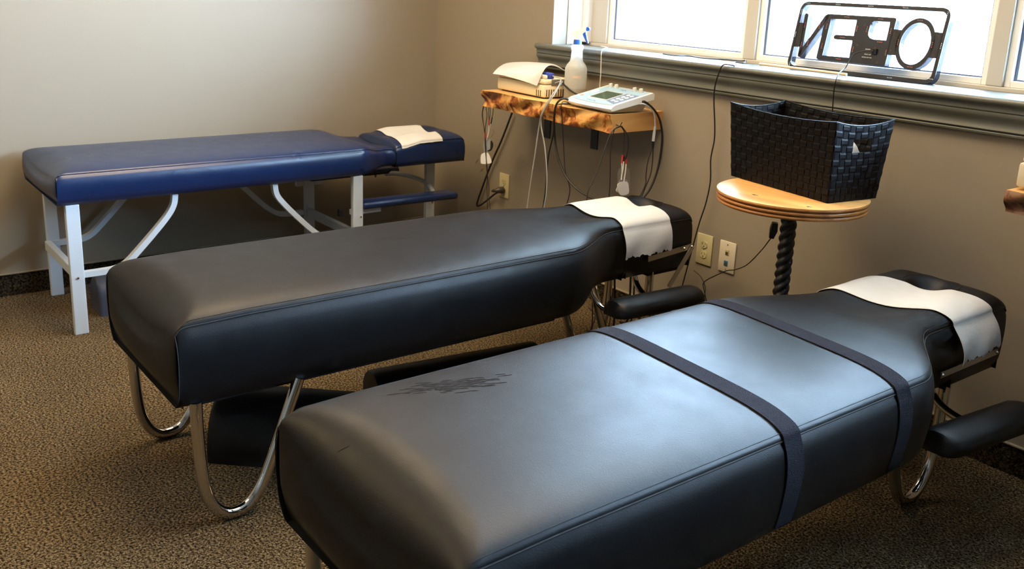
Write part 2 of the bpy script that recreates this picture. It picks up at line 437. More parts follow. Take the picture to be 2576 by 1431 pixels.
for a, b in bays:
    t, y0, y1 = 0.020, YF + 0.012, YF + 0.055
    s = MB(); s.box(a, a + t, y0, y1, SB, WZ1 - 0.05, 0.002); s.box(b - t, b, y0, y1, SB, WZ1 - 0.05, 0.002)
    s.box(a + t, b - t, y0, y1, SB, SB + t, 0.002); s.box(a + t, b - t, y0, y1, WZ1 - 0.05 - t, WZ1 - 0.05, 0.002)
    sash = s.build('sash', M['sash'], win, smooth=False)
    g = MB(); q = 0.010; y2, y3 = YF + 0.030, YF + 0.048; z1 = WZ1 - 0.05 - t
    g.box(a + t, a + t + q, y2, y3, SB + t, z1); g.box(b - t - q, b - t, y2, y3, SB + t, z1)
    g.box(a + t + q, b - t - q, y2, y3, SB + t, SB + t + q * 0.5); g.box(a + t + q, b - t - q, y2, y3, z1 - q, z1)
    g.build('gasket', M['gasket'], sash, smooth=False)
    MB().box(a + t, b - t, YF + 0.037, YF + 0.041, SB + t, z1).build('pane', M['glass'], sash, smooth=False)

# moulded window sill
prof = [(YF, 1.0950), (0.0, 1.0985), (-0.0385, 1.0985), (-0.0425, 1.0978), (-0.0460, 1.0961), (-0.0488, 1.0935), (-0.0503, 1.0902), (-0.0505, 1.0868), (-0.0495, 1.0832), (-0.0475, 1.0802), (-0.0448, 1.0780), (-0.0415, 1.0765), (-0.037, 1.0745), (-0.036, 1.071),
        (-0.0365, 1.062), (-0.0365, 1.0585), (-0.031, 1.0575), (-0.031, 1.0555), (-0.036, 1.0545), (-0.0365, 1.050), (-0.034, 1.042), (-0.028, 1.034),
        (-0.0235, 1.026), (-0.0225, 1.018), (-0.0245, 1.010), (-0.026, 1.0045), (-0.025, 1.0025), (-0.016, 1.0015), (-0.016, 0.9995), (-0.020, 0.9985), (-0.0215, 0.995), (-0.020, 0.990), (-0.014, 0.987), (0.0, 0.986), (0.0, 1.05), (YF, 1.05)]
x0, x1 = 0.888, 4.892
sv = []; sf = []
for X in (x0, x1):
    sv += [(X, y, z) for y, z in prof]
n = len(prof)
for i in range(n): sf.append((i, (i + 1) % n, n + (i + 1) % n, n + i))
sf.append(tuple(range(n))); sf.append(tuple(range(n, 2 * n)))
sv2 = [(max(p[0], WX0 + 0.0005) if (p[1] > 0.001 and p[0] < 2) else (min(p[0], WX1 - 0.0005) if p[1] > 0.001 else p[0]), p[1], p[2]) for p in sv]
o = link_mesh('trim_1', sv2, sf, M['sill'], None, True, (x0, 0, 1.05), 0.62); o['kind'] = 'structure'

# ---------------------------------------------------------------- padded tables
def sstep(e0, e1, x):
    t = min(1, max(0, (x - e0) / (e1 - e0))); return t * t * (3 - 2 * t)

class Pad:
    def __init__(s, cx, hw, y0, y1, zb, zs, crown, p=6.0, roll0=(0.12, 0.11), roll1=(0.03, 0.03), edge0=(0.035, 0.018), edge1=(0.02, 0.012), dips=(), bulge=0.006, lip=0.003, ebulge=0.018, breaks=(), bot=0.012):
        s.__dict__.update(locals())
    def T(s, y, a):
        b = max(0.0, 1 - abs(a) ** 2)
        z = s.zs(y) + s.crown * math.sqrt(max(0.0, 1 - abs(a) ** s.p))
        for (ye, sg, roll, edge) in ((s.y0, 1, s.roll0, s.edge0), (s.y1, -1, s.roll1, s.edge1)):
            R = edge[0] + (roll[0] - edge[0]) * b ** 0.6; D = edge[1] + (roll[1] - edge[1]) * b ** 0.6
            d = (y - ye) * sg
            if d < R:
                q = (R - max(0, d)) / R
                z -= D * (1 - math.sqrt(max(0.0, 1 - q * q)))
        for (ac, aw, yc, yw, h) in s.dips:
            da = (a - ac) / aw; dy = (y - yc) / yw; r2 = da * da + dy * dy
            if r2 < 1: z -= h * (1 - r2) ** 1.5 if h > 0 else h * (1 - r2) ** 2
        return z
    def side(s, q): return s.bulge * math.sin(PI * max(0.0, min(1.0, q)) ** 0.7)
    def P(s, y, a, off=0.0):
        return Vector((s.cx(y) + s.hw(y) * a, y, s.T(y, a) + off))
    def mesh(s, name, m, parent, na=44, ny=70):
        A = [math.sin(PI / 2 * (-1 + 2 * i / na)) for i in range(na + 1)]
        L = s.y1 - s.y0
        ys = set()
        for i in range(25):
            t = i / 24; ys.add(round(s.y0 + 0.15 * min(1, L / 0.3) * t ** 2, 5)); ys.add(round(s.y1 - 0.06 * t ** 2, 5))
        for i in range(ny + 1): ys.add(round(s.y0 + L * i / ny, 5))
        for (b0, b1) in s.breaks:
            for i in range(31): ys.add(round(b0 + (b1 - b0) * i / 30, 5))
        ys = sorted(y for y in ys if s.y0 <= y <= s.y1)
        yy = [ys[0]]
        for y in ys[1:]:
            if y - yy[-1] > 0.0015: yy.append(y)
        yy[-1] = s.y1
        mb = MB()
        rows = []
        K = 8
        for k in range(K, 0, -1):      # foot-end face
            t = k / K; r = []
            for a in A:
                zt = s.T(s.y0, a); z = zt + (s.zb(s.y0) - zt) * t
                r.append((s.cx(s.y0) + s.hw(s.y0) * a, s.y0 - s.ebulge * math.sin(PI * min(1, t * 0.9 + 0.1)) * (1 - a * a) ** 0.5 + (0.03 * max(0, t - 0.6)), z))
            rows.append(r)
        for y in yy: rows.append([s.P(y, a) for a in A])
        for k in range(1, K + 1):
            t = k / K; r = []
            for a in A:
                zt = s.T(s.y1, a); z = zt + (s.zb(s.y1) - zt) * t
                r.append((s.cx(s.y1) + s.hw(s.y1) * a, s.y1 + s.ebulge * 0.6 * math.sin(PI * t) * (1 - a * a) ** 0.5, z))
            rows.append(r)
        mb.grid(rows)
        for sg in (-1, 1):             # side panels, tucked just below the top panel
            rs = []
            for k in range(0, 15):
                t = k / 14; r = []
                for y in yy:
                    zt = s.T(y, sg) - s.lip * 0.6; zb = s.zb(y); z = zt + (zb - zt) * t
                    x = s.cx(y) + sg * (s.hw(y) - s.lip * 0.7 * (1 if k == 0 else 0) + s.side(t) - (s.bot * ((t - 0.75) / 0.25) ** 2 if t > 0.75 else 0))
                    r.append((x, y, z))
                rs.append(r)
            mb.grid(rs)
        mb.grid([[(s.cx(y) + sg * (s.hw(y) - s.bot), y, s.zb(y)) for y in yy] for sg in (-1, 1)])
        return mb.build(name, m, parent, True, sharp=0.9)
    def seam(s, ya, yb, sg=1, n=120, off=0.0, da=0.0):
        return [Vector((s.cx(y) + sg * (s.hw(y) * (1 - da) + off), y, s.T(y, sg * (1 - da)) + (0.0006 if da else -0.001))) for y in [ya + (yb - ya) * i / n for i in range(n + 1)]]
    def band(s, yfar, ynear, wid, th, lift, dropf, dropn, na=60, nw=4, flare=0.0, jag=0.0, sag=0.0, jagf=0.0):
        """cloth strip laid across the pad, hanging over both sides"""
        rows = []
        def ctr(a): return yfar + (ynear - yfar) * (a + 1) / 2
        if dropf > 0:
            for k in range(6, 0, -1):
                z = dropf * k / 6
                rows.append([Vector((s.cx(y) - s.hw(y) - s.side(z / 0.205) - lift, y, s.T(y, -1) - z)) for y in [ctr(-1) + wid * (j / nw - 0.5) for j in range(nw + 1)]])
        for i in range(na + 1):
            a = math.sin(PI / 2 * (-1 + 2 * i / na)); r = []
            for j in range(nw + 1):
                y = ctr(a) + wid * (j / nw - 0.5)
                p = s.P(y, a, lift)
                if abs(a) > 0.9: p.x += math.copysign(lift * (abs(a) - 0.9) / 0.1, a)
                r.append(p)
            rows.append(r)
        if dropn > 0:
            K = 10
            for k in range(1, K + 1):
                t = k / K; r = []
                for j in range(nw + 1):
                    y = ctr(1) + wid * (j / nw - 0.5) + 0.0
                    rag = 2.2 * math.sin(j * 0.37 + 1) + 1.3 * math.sin(j * 0.93) + 0.8 * math.sin(j * 2.1)
                    dz = dropn * t + ((random.uniform(-jag, jag) + jag * rag) if k == K else 0) + sag * t * (0.5 - j / nw)
                    wv = 0.004 * math.sin(j / nw * 9 + t * 3) * t if flare else 0
                    r.append(Vector((s.cx(y) + s.hw(y) + s.side(dz / 0.205) + lift + flare * math.sin(t * PI / 2) + wv, y, s.T(y, 1) - dz)))
                rows.append(r)
        mb = MB(); mb.sheet(rows, -th if False else th)
        return mb

def const(v): return lambda y: v

def black_table(cx, dy, label, headoff, hwid=0.296, neck=0.158, joint=-0.53):
    t = thing('treatment_table', (cx, -1.2 + dy, 0), label, 'treatment table')
    yA, yB = -2.115 + dy, joint + dy
    def hw(y):
        yy = y - dy
        e = hwid
        if yy > -0.885:
            q = (yy + 0.885) / 0.30
            e = hwid - (hwid - neck) * (sstep(0, 1, min(1, q)) * 0.85 + 0.15 * min(1, max(0, q)))
        return e
    def cxf(y): return cx + headoff * sstep(-0.88 + dy, -0.55 + dy, y)
    zb = lambda y: 0.338 + 0.030 * sstep(-0.80 + dy, -0.70 + dy, y) 
    zs = lambda y: 0.549 + 0.004 * sstep(-2.1 + dy, -1.9 + dy, y)
    body = Pad(cxf, hw, yA, yB, zb, zs, 0.034, p=5.0, bulge=0.017, bot=0.022, breaks=((-0.89 + dy, -0.55 + dy),), dips=((0.0, 0.75, -0.52 + dy, 0.26, 0.020),))
    body.mesh('body_cushion', M['vinyl'], t)
    y2 = -0.194 + dy
    head = Pad(cxf, const(neck + 0.004), yB + 0.004, y2, const(0.372), const(0.554), 0.038, p=4.5, roll0=(0.02, 0.012), edge0=(0.015, 0.01), roll1=(0.05, 0.035), edge1=(0.025, 0.012),
               dips=((0.0, 0.75, -0.52 + dy, 0.26, 0.020), (0.0, 0.42, -0.292 + dy, 0.075, 0.045)), breaks=((-0.39 + dy, -0.20 + dy),))
    hd = head.mesh('head_cushion', M['vinyl'], t, na=60)
    # creases and oval stitching of the face hole
    MB().tube([head.P(-0.292 + dy + 0.078 * math.sin(q), 0.44 * math.cos(q), 0.0005) for q in [2 * PI * i / 48 for i in range(48)]], 0.0012, 5, closed=True).build('oval_seam', M['thread'], hd)
    for a0, a1, yq in ((-0.02, -0.06, 0.055), (0.16, 0.30, 0.045)):
        MB().tube([head.P(-0.307 + dy + yq * i / 8, a0 + (a1 - a0) * i / 8, 0.0004) for i in range(9)], [0.0022 - 0.002 * i / 8 for i in range(9)], 5).build('crease', M['thread'], hd)
    MB().tube(head.seam(yB + 0.01, y2, 1), 0.0013, 5).build('seam', M['thread'], hd)
    MB().tube(head.seam(yB + 0.01, y2, -1), 0.0013, 5).build('seam', M['thread'], hd)
    bc = bpy.data.objects[[c.name for c in t.children if c.name.startswith('body_cushion')][0]]
    for sg in (1, -1):
        MB().tube(body.seam(yA, yB, sg, 200), 0.0019, 6).build('seam', M['thread'], bc)
        MB().tube(body.seam(yA + 0.03, yB, sg, 200, da=0.024), 0.0008, 5).build('stitch_line', M['thread'], bc)
        MB().tube([(cx + sg * (hwid + 0.001 + body.side(i / 12) - (0.022 * ((i / 12 - 0.75) / 0.25) ** 2 if i > 9 else 0)), yA - 0.001, 0.530 - 0.190 * i / 12) for i in range(13)], 0.0014, 5).build('corner_seam', M['thread'], bc)
    # underside board
    MB().box(cx - hwid + 0.05, cx + hwid - 0.05, yA + 0.06, -0.90 + dy, 0.318, 0.339, 0.003).build('base_board', M['under'], t, smooth=False)
    # bent tube legs
    for sx in (1, -1):
        x = cx + sx * 0.262
        pts = [(x, -2.068 + dy, 0.345), (x, -2.066 + dy, 0.23), (x, -2.058 + dy, 0.12), (x, -2.040 + dy, 0.058), (x, -2.010 + dy, 0.023), (x, -1.975 + dy, 0.0155), (x, -1.940 + dy, 0.028), (x, -1.910 + dy, 0.065), (x, -1.882 + dy, 0.125), (x, -1.845 + dy, 0.22), (x, -1.797 + dy, 0.345)]
        MB().tube(spline(pts, 6), 0.0155, 16).build('tube_leg', M['chrome'], t)
        x = cx + headoff + sx * 0.105
        pts = [(x, -0.625 + dy, 0.372), (x, -0.58 + dy, 0.25), (x, -0.535 + dy, 0.13), (x, -0.510 + dy, 0.062), (x, -0.480 + dy, 0.026), (x, -0.440 + dy, 0.0155), (x, -0.400 + dy, 0.026), (x, -0.366 + dy, 0.062), (x, -0.345 + dy, 0.12), (x, -0.335 + dy, 0.23), (x, -0.333 + dy, 0.375)]
        MB().tube(spline(pts, 6), 0.0155, 16).build('tube_leg', M['chrome'], t)
    # arm rests on bent brackets
    for sx in (1, -1):
        rows = []; Lr = 0.375; cxr = cx + headoff + sx * 0.285
        sec = [(-0.052, -0.022), (-0.056, -0.008), (-0.05, 0.010), (-0.034, 0.024), (-0.012, 0.031), (0.012, 0.031), (0.034, 0.024), (0.05, 0.010), (0.056, -0.008), (0.052, -0.022)]
        for i in range(25):
            q = i / 24; e = 1.0
            dd = min(q, 1 - q) * Lr
            if dd < 0.045: e = math.sqrt(max(0.0, 1 - (1 - dd / 0.045) ** 2)) * 0.42 + 0.58
            ez = 1.0 if dd > 0.03 else 0.35 + 0.65 * math.sqrt(1 - (1 - dd / 0.03) ** 2)
            yc = -0.675 + dy + Lr * q; xc = cxr + sx * 0.05 * (q - 0.5); zc = 0.318 + 0.010 * q
            rows.append([Vector((xc + a * e, yc, zc - 0.022 + (b + 0.022) * ez)) for a, b in sec])
        mb = MB().grid(rows)
        b0 = len(mb.v) - len(sec)
        mb.f.append(tuple(range(len(sec)))); mb.f.append(tuple(b0 + i for i in range(len(sec))))
        for i in range(24): mb.f.append((i * 10, (i + 1) * 10, (i + 1) * 10 + 9, i * 10 + 9))
        ar = mb.build('arm_rest', M['vinyl'], t)
        x = cx + headoff
        MB().tube(spline([(x + sx * 0.085, -0.40 + dy, 0.373), (x + sx * 0.105, -0.402 + dy, 0.325), (x + sx * 0.15, -0.41 + dy, 0.298), (x + sx * 0.22, -0.43 + dy, 0.293), (x + sx * 0.28, -0.45 + dy, 0.302)], 6), 0.011, 12).build('arm_bracket', M['chrome'], ar)
        MB().tube(spline([(x + sx * 0.16, -0.68 + dy, 0.365), (x + sx * 0.19, -0.665 + dy, 0.318), (x + sx * 0.23, -0.655 + dy, 0.302), (x + sx * 0.265, -0.65 + dy, 0.303)], 6), 0.009, 12).build('arm_bracket', M['chrome'], ar)
    return t, body, head

mid_t, mid_b, mid_h = black_table(1.876, 0.0, 'black vinyl table without straps, middle one of three treatment tables', -0.010, hwid=0.281)
near_t, near_b, near_h = black_table(3.012, 0.012, 'black vinyl table crossed by two dark straps, nearest to camera', -0.02, hwid=0.300, neck=0.165, joint=-0.455)

# head brackets: flat steel bars on the side of the head cushions
def flatbar(p, q, wd, th, name, m, parent, nrm=Vector((1, 0, 0))):
    p, q = Vector(p), Vector(q); d = (q - p).normalized(); s2 = nrm.cross(d).normalized()
    vs = []; 
    for c in (p, q):
        for a, b in ((-1, -1), (1, -1), (1, 1), (-1, 1)): vs.append(c + s2 * a * wd / 2 + nrm * b * th / 2)
    fs = [(0, 1, 2, 3), (4, 5, 6, 7)] + [(i, (i + 1) % 4, 4 + (i + 1) % 4, 4 + i) for i in range(4)]
    return link_mesh(name, vs, fs, m, parent, False)
xm = 1.866 + 0.158 + 0.018
a = at(1740, 619, 0, xm); b = at(1630, 652, 0, xm); c = at(1682, 722, 0, xm + 0.006)
hb = flatbar(b, a, 0.020, 0.003, 'head_bar', M['steel'], mid_t)
br = flatbar(Vector((xm + 0.005, a.y, a.z)), c, 0.020, 0.003, 'brace', M['steel'], mid_t)
for (u, v) in ((1741, 620), (1722, 625)):
    q = at(u, v, 0, xm + 0.008); MB().lathe([(0.0, 0.004), (0.004, 0.0035), (0.0055, 0)], 12, m=Matrix.Translation(q) @ Matrix.Rotation(PI / 2, 4, 'Y')).build('bolt', M['chrome'], br)
MB().box(1.866 - 0.12, 1.866 + 0.12, -0.36, -0.20, 0.345, 0.374, 0.004).build('head_block', M['under'], mid_t, smooth=False)
xn = 2.992 + 0.165 + 0.020
a = at(2508, 884, 0, xn); b = at(2366, 944, 0, xn)
hb = flatbar(b, a, 0.017, 0.003, 'head_bar', M['steel'], near_t)
for p in (a + Vector((0.003, -0.006, 0)), b + Vector((0.003, 0.006, 0))):
    MB().lathe([(0.0, 0.004), (0.0035, 0.0035), (0.005, 0)], 12, m=Matrix.Translation(p) @ Matrix.Rotation(PI / 2, 4, 'Y')).build('bolt', M['chrome'], hb)

# straps
for (yf, yn, lab) in ((-1.300, -1.345, 'dark velcro strap around near black table, nearer the foot end'), (-0.912, -0.962, 'dark velcro strap around near black table, nearer the head end')):
    mb = near_b.band(yf, yn, 0.050, 0.0022, 0.0028, 0.18, 0.182, nw=4)
    o = mb.build('strap', M['velcro'], loc=(3.012, (yf + yn) / 2, 0.58)); tag(o, lab, 'strap', 'velcro straps')

# paper strips
class Joined:
    """body and head pads read as one surface for the paper"""
    def __init__(s, b, h): s.b, s.h = b, h; s.bulge = max(b.bulge, h.bulge)
    def pick(s, y): return s.h if y > s.h.y0 + 0.002 else s.b
    def T(s, y, a):
        t = sstep(s.b.y1 - 0.03, s.b.y1 + 0.03, y)
        return max(s.b.T(min(y, s.b.y1 - 0.03), a), 0) * (1 - t) + s.h.T(max(y, s.h.y0 + 0.03), a) * t if not getattr(s, 'soft', None) else s.soft(y, a)
    def cx(s, y): return s.pick(y).cx(y)
    def hw(s, y): return max(s.h.hw(y), s.b.hw(min(y, s.b.y1)))
    P = Pad.P; band = Pad.band; side = Pad.side
def paper(tb, b, h, yf, yn, wid, lab, drop, flare, sag, lift=0.004):
    j = Joined(b, h)
    dips0 = h.dips; h.dips = h.dips[:1] + tuple((d[0], d[1], d[2], d[3], d[4] * 0.35) for d in h.dips[1:])
    mb = j.band(yf, yn, wid, 0.0012, lift, 0.0, drop, nw=72, flare=flare, jag=0.0016, sag=sag)
    h.dips = dips0
    o = mb.build('paper_strip', M['paper'], loc=(b.cx(yf), yf, 0.58)); return tag(o, lab, 'paper', 'headrest paper strips')
paper(mid_t, mid_b, mid_h, -0.425, -0.432, 0.232, 'white paper strip hanging down side of middle black table headrest', 0.096, 0.006, 0.0)
paper(near_t, near_b, near_h, -0.470, -0.372, 0.200, 'white paper strip over headrest of near strapped black table', 0.085, 0.022, 0.01)

# scuff and nick on the near table
sb = MB()
for i in range(170):
    y = -1.80 + random.gauss(0, 0.040); a = -0.60 + (y + 1.80) * 1.0 + random.gauss(0, 0.05)
    L = random.uniform(0.010, 0.03)
    p = [near_b.P(y + L * k / 2, a + 0.03 * k / 2, 0.0003) for k in range(3)]
    sb.tube(p, [0.0006, 0.0016, 0.0006], 5, flat=0.35)
o = sb.build('scuff_mark', M['scuff'], bpy.data.objects['body_cushion.001']); o['kind'] = 'stuff'
MB().tube([near_b.P(-2.075 + 0.006 * i, -0.40 + 0.016 * i, 0.0003) for i in range(4)], [0.0004, 0.0012, 0.0014, 0.0004], 5, flat=0.4).build('nick', M['thread'], bpy.data.objects['body_cushion.001'])

# ---------------------------------------------------------------- blue table
bl = thing('treatment_table', (0.35, -1.2, 0), 'navy blue treatment table with grey metal legs along far wall', 'treatment table')
BX = 0.350
def bhw(y):
    e = 0.282
    if y > -0.80: e = 0.282 - (0.282 - 0.178) * sstep(-0.80, -0.60, y)
    return e
bbody = Pad(const(BX), bhw, -2.032, -0.56, lambda y: 0.508 + 0.006 * sstep(-0.7, -0.6, y), lambda y: 0.624 - 0.028 * sstep(-0.78, -0.64, y), 0.020, p=4.0, roll0=(0.12, 0.06), edge0=(0.03, 0.015), roll1=(0.04, 0.03), edge1=(0.03, 0.02),
            breaks=((-0.82, -0.57),), dips=((0.0, 1.1, -0.60, 0.20, 0.020),), bulge=0.012, ebulge=0.02)
bbody.mesh('body_cushion', M['vinyl_blue'], bl)
bhead = Pad(const(BX), const(0.182), -0.556, -0.172, const(0.506), lambda y: 0.600 + 0.018 * sstep(-0.52, -0.40, y), 0.026, p=3.6, roll0=(0.02, 0.012), edge0=(0.02, 0.012), roll1=(0.05, 0.03), edge1=(0.03, 0.02),
            dips=((0.0, 0.6, -0.36, 0.17, 0.028),), bulge=0.006)
bhead.mesh('head_cushion', M['vinyl_blue'], bl)
G = M['grey_metal']
XN, XF = 0.607, 0.090
for nm, x, y in (('n', XN, -1.980), ('f', XF, -1.950), ('n', XN, -0.800), ('f', XF, -0.785)):
    lg = MB().box(x - 0.0125, x + 0.0125, y - 0.0245, y + 0.0245, 0, 0.506, 0.003).build('leg', G, bl, smooth=False)
    if nm == 'n':
        zb_ = 0.225 if y < -1 else 0.318
        MB().lathe([(0.0, 0.005), (0.004, 0.0045), (0.006, 0.0)], 12, m=Matrix.Translation((x + 0.0125, y + (0.012 if y > -1 else 0), zb_)) @ Matrix.Rotation(PI / 2, 4, 'Y')).build('bolt', M['chrome'], lg)
MB().box(XF + 0.0125, XN - 0.0125, -1.985, -1.960, 0.205, 0.245, 0.003).build('cross_bar', G, bl, smooth=False)
MB().box(XF + 0.0125, XN - 0.0125, -0.80, -0.775, 0.205, 0.245, 0.003).build('cross_bar', G, bl, smooth=False)
def strap_bar(path, x, wd, th, name):
    pts = spline([(x, y, z) for y, z in path], 6)
    vs = []; fs = []
    for i, p in enumerate(pts):
        d = (pts[min(i + 1, len(pts) - 1)] - pts[max(i - 1, 0)]).normalized(); nn = Vector((1, 0, 0)).cross(d).normalized()
        for a, b in ((-1, -1), (1, -1), (1, 1), (-1, 1)): vs.append(p + Vector((1, 0, 0)) * a * wd / 2 + nn * b * th / 2)
    for i in range(len(pts) - 1):
        for k in range(4): fs.append((i * 4 + k, i * 4 + (k + 1) % 4, i * 4 + 4 + (k + 1) % 4, i * 4 + 4 + k))
    fs.append((0, 1, 2, 3)); q = len(vs); fs.append((q - 4, q - 3, q - 2, q - 1))
    return link_mesh(name, vs, fs, G, bl, True, sharp=0.6)
for x in (XN - 0.008, XF + 0.008):
    strap_bar([(-1.956, 0.231), (-1.90, 0.231), (-1.84, 0.234), (-1.80, 0.250), (-1.756, 0.290), (-1.68, 0.368), (-1.63, 0.425), (-1.607, 0.465), (-1.600, 0.506)], x, 0.026, 0.022, 'curved_brace')
    strap_bar([(-0.825, 0.231), (-0.88, 0.231), (-0.94, 0.236), (-0.98, 0.255), (-1.025, 0.290), (-1.10, 0.365), (-1.15, 0.42), (-1.178, 0.46), (-1.186, 0.506)], x, 0.026, 0.022, 'curved_brace')
MB().box(BX - 0.0125, BX + 0.0125, -0.278, -0.229, 0, 0.505, 0.003).build('leg', G, bl, smooth=False)
MB().tube(spline([(0.10, -0.36, 0.380), (0.16, -0.33, 0.390), (0.24, -0.29, 0.385), (0.33, -0.262, 0.368), (0.45, -0.29, 0.340), (0.56, -0.34, 0.342)], 6), 0.012, 10).build('arm_bracket', G, bl)
for (xa, ya, xb, yb) in ((0.585, -0.775, 0.600, -0.275), (0.085, -0.80, 0.085, -0.285)):
    pd = MB().box(-0.046, 0.046, -0.25, 0.25, 0, 0.032, 0.012, seg=3)
    ang = math.atan2(xa - xb, yb - ya)
    mtx = Matrix.Translation(((xa + xb) / 2, (ya + yb) / 2, 0.350 if xa > 0.3 else 0.384)) @ Matrix.Rotation(ang, 4, 'Z')
    pd.v = [mtx @ v for v in pd.v]; pd.build('arm_rest', M['vinyl_blue'], bl)
    zz = 0.350 if xa > 0.3 else 0.384
    st = MB().box((xa + xb) / 2 - 0.012, (xa + xb) / 2 + 0.012, ya - 0.05, ya + 0.10, zz - 0.024, zz, 0.002).build('arm_bar', G, bl, smooth=False)
    MB().tube([(xa, ya + 0.39, zz), (xa, ya + 0.39, zz - 0.022)], [0.009, 0.003], 8).build('screw', M['steel'], bl)
MB().box(XN - 0.05, XN - 0.028, -0.872, -0.852, 0.318, 0.352, 0.003).build('knob', M['black_plastic'], bl, smooth=False)
paper_b = Joined(bbody, bhead)
mb = paper_b.band(-0.355, -0.415, 0.225, 0.0012, 0.004, 0.0, 0.004, nw=30, jag=0.0005)
o = mb.build('paper_strip', M['paper'], loc=(0.35, -0.36, 0.62)); tag(o, 'white paper strip across headrest of blue table', 'paper', 'headrest paper strips')

# ---------------------------------------------------------------- bolsters on the floor
def bolster(p, q, wid, h, m, lab, flat=True):
    p, q = Vector(p), Vector(q); d = (q - p); L = d.length; d.normalize(); s2 = Vector((-d.y, d.x, 0))
    sec = []
    if flat:
        for i in range(17):
            a = PI * i / 16; sec.append((-math.cos(a) * wid / 2, (abs(math.sin(a)) ** 0.8) * h))
    else:
        for i in range(24):
            a = 2 * PI * i / 24; sec.append((-math.cos(a) * wid / 2, h / 2 + math.sin(a) * h / 2))
    rows = []
    for i in range(17):
        t = i / 16; dd = min(t, 1 - t) * L; e = 1 if dd > 0.012 else 0.93 + 0.07 * math.sqrt(1 - (1 - dd / 0.012) ** 2)
        c = p + d * L * (t if 0 < i < 16 else t)
        rows.append([c + s2 * a * e + Vector((0, 0, b if flat is False and False else (b - h / 2) * e + h / 2 if not flat else b * e)) for a, b in sec])
    # tight rings near both ends
    ts = [0, 0.004, 0.010, 0.02]
    rows = []
    for dd in ts + [L * k / 8 for k in range(1, 8)] + [L - x for x in reversed(ts)]:
        e0 = min(dd, L - dd); e = 1 if e0 >= 0.02 else 0.94 + 0.06 * math.sqrt(max(0, 1 - (1 - e0 / 0.02) ** 2))
        rows.append([p + d * dd + s2 * a * e + Vector((0, 0, b * e if flat else (b - h / 2) * e + h / 2)) for a, b in sec])
    ns = len(sec); mb = MB()
    for r in rows: r.append(r[0])
    mb.grid(rows)
    mb.f.append(tuple(range(ns))); k0 = (len(rows) - 1) * (ns + 1); mb.f.append(tuple(k0 + i for i in range(ns)))
    o = mb.build('bolster', m, loc=((p + q) / 2)); tag(o, lab, 'bolster'); return o
bo = bolster((1.735, -1.86, 0), (2.06, -1.50, 0), 0.25, 0.185, M['vinyl'], 'wide half-round black bolster on carpet under foot of middle table')
bolster((1.82, -1.405, 0), (1.90, -0.80, 0), 0.155, 0.155, M['vinyl'], 'slim black roll bolster seen in gap between two black tables', flat=False)
M['bolster_grey'] = vinyl('worn_grey_blue_vinyl', (0.05, 0.055, 0.075), 0.4)
bolster((0.385, -1.872, 0), (0.385, -1.25, 0), 0.16, 0.15, M['bolster_grey'], 'shiny bluish grey bolster on carpet behind leg of blue table')

# ---------------------------------------------------------------- wall shelf
SZ, SB_ = 0.887, 0.815
def live_slab(x0, x1, yf, zt, zb, name, label, medge, seed, nx=60):
    rnd = random.Random(seed)
    ph = [rnd.uniform(0, 6) for _ in range(6)]
    o = thing(name, ((x0 + x1) / 2, 0, zb), label, 'shelf')
    def edge(x, t):
        w_ = 0.010 * math.sin(x * 7 + ph[0]) + 0.006 * math.sin(x * 19 + ph[1]) + 0.004 * math.sin(x * 41 + ph[2] + t * 5) + 0.003 * math.sin(x * 83 + t * 9 + ph[3])
        return yf + w_ * 0.6 + 0.009 * t + 0.006 * math.sin(t * 6 + x * 23 + ph[4])
    xs = [x0 + (x1 - x0) * i / nx for i in range(nx + 1)]
    MB().grid([[(x, edge(x, 0), zt) for x in xs], [(x, edge(x, 0) * 0.5, zt) for x in xs], [(x, -0.001, zt) for x in xs]]).grid(
        [[(x, edge(x, 1), zb) for x in xs], [(x, -0.001, zb) for x in xs]]).grid([[(x, -0.001, zt) for x in xs], [(x, -0.001, zb) for x in xs]]).build('slab', M['wood'], o, smooth=False)
    MB().grid([[(x, edge(x, t / 10), zt + (zb - zt) * t / 10) for x in xs] for t in range(11)]).build('live_edge', medge, o, smooth=True)
    for X in (x0, x1):
        mb = MB(); vs = [(X, edge(X, t / 10), zt + (zb - zt) * t / 10) for t in range(11)] + [(X, -0.001, zb), (X, -0.001, zt)]
        mb.add(vs, [tuple(range(len(vs)))]); mb.build('end_face', M['wood_end'], o, smooth=False)
    return o
sh = live_slab(0.815, 1.660, -0.285, SZ, SB_, 'wall_shelf', 'live-edge wooden wall shelf holding electrical devices below window', M['wood_edge'], 3)
for bx in (0.951, 1.272):
    bk = MB(); bk.box(bx - 0.022, bx + 0.022, -0.005, 0.0, 0.672, 0.815, 0.001); bk.box(bx - 0.022, bx + 0.022, -0.22, 0.0, 0.8105, 0.8148, 0.001)
    bk.build('bracket', M['black_metal'], sh, smooth=False)
sh2 = live_slab(3.110, 3.95, -0.187, 0.873, 0.812, 'wall_shelf', 'dark-edged wooden wall shelf at right edge of photo', M['wood_dark'], 9)

# device at the right edge
d2 = thing('therapy_unit', (3.26, -0.09, 0.873), 'cream electrical unit on shelf at right edge of photo', 'device')
MB().box(3.118, 3.44, -0.165, -0.02, 0.881, 0.948, 0.008).build('case', M['almond_plastic'], d2)
MB().box(3.124, 3.43, -0.160, -0.03, 0.950, 0.985, 0.006).build('lid', M['white_plastic'], d2)
for fx in (3.16, 3.41):
    for fy in (-0.15, -0.04): MB().lathe([(0.008, 0), (0.008, 0.0085)], 10, c=(fx, fy, 0.873)).build('foot', M['black_plastic'], d2)

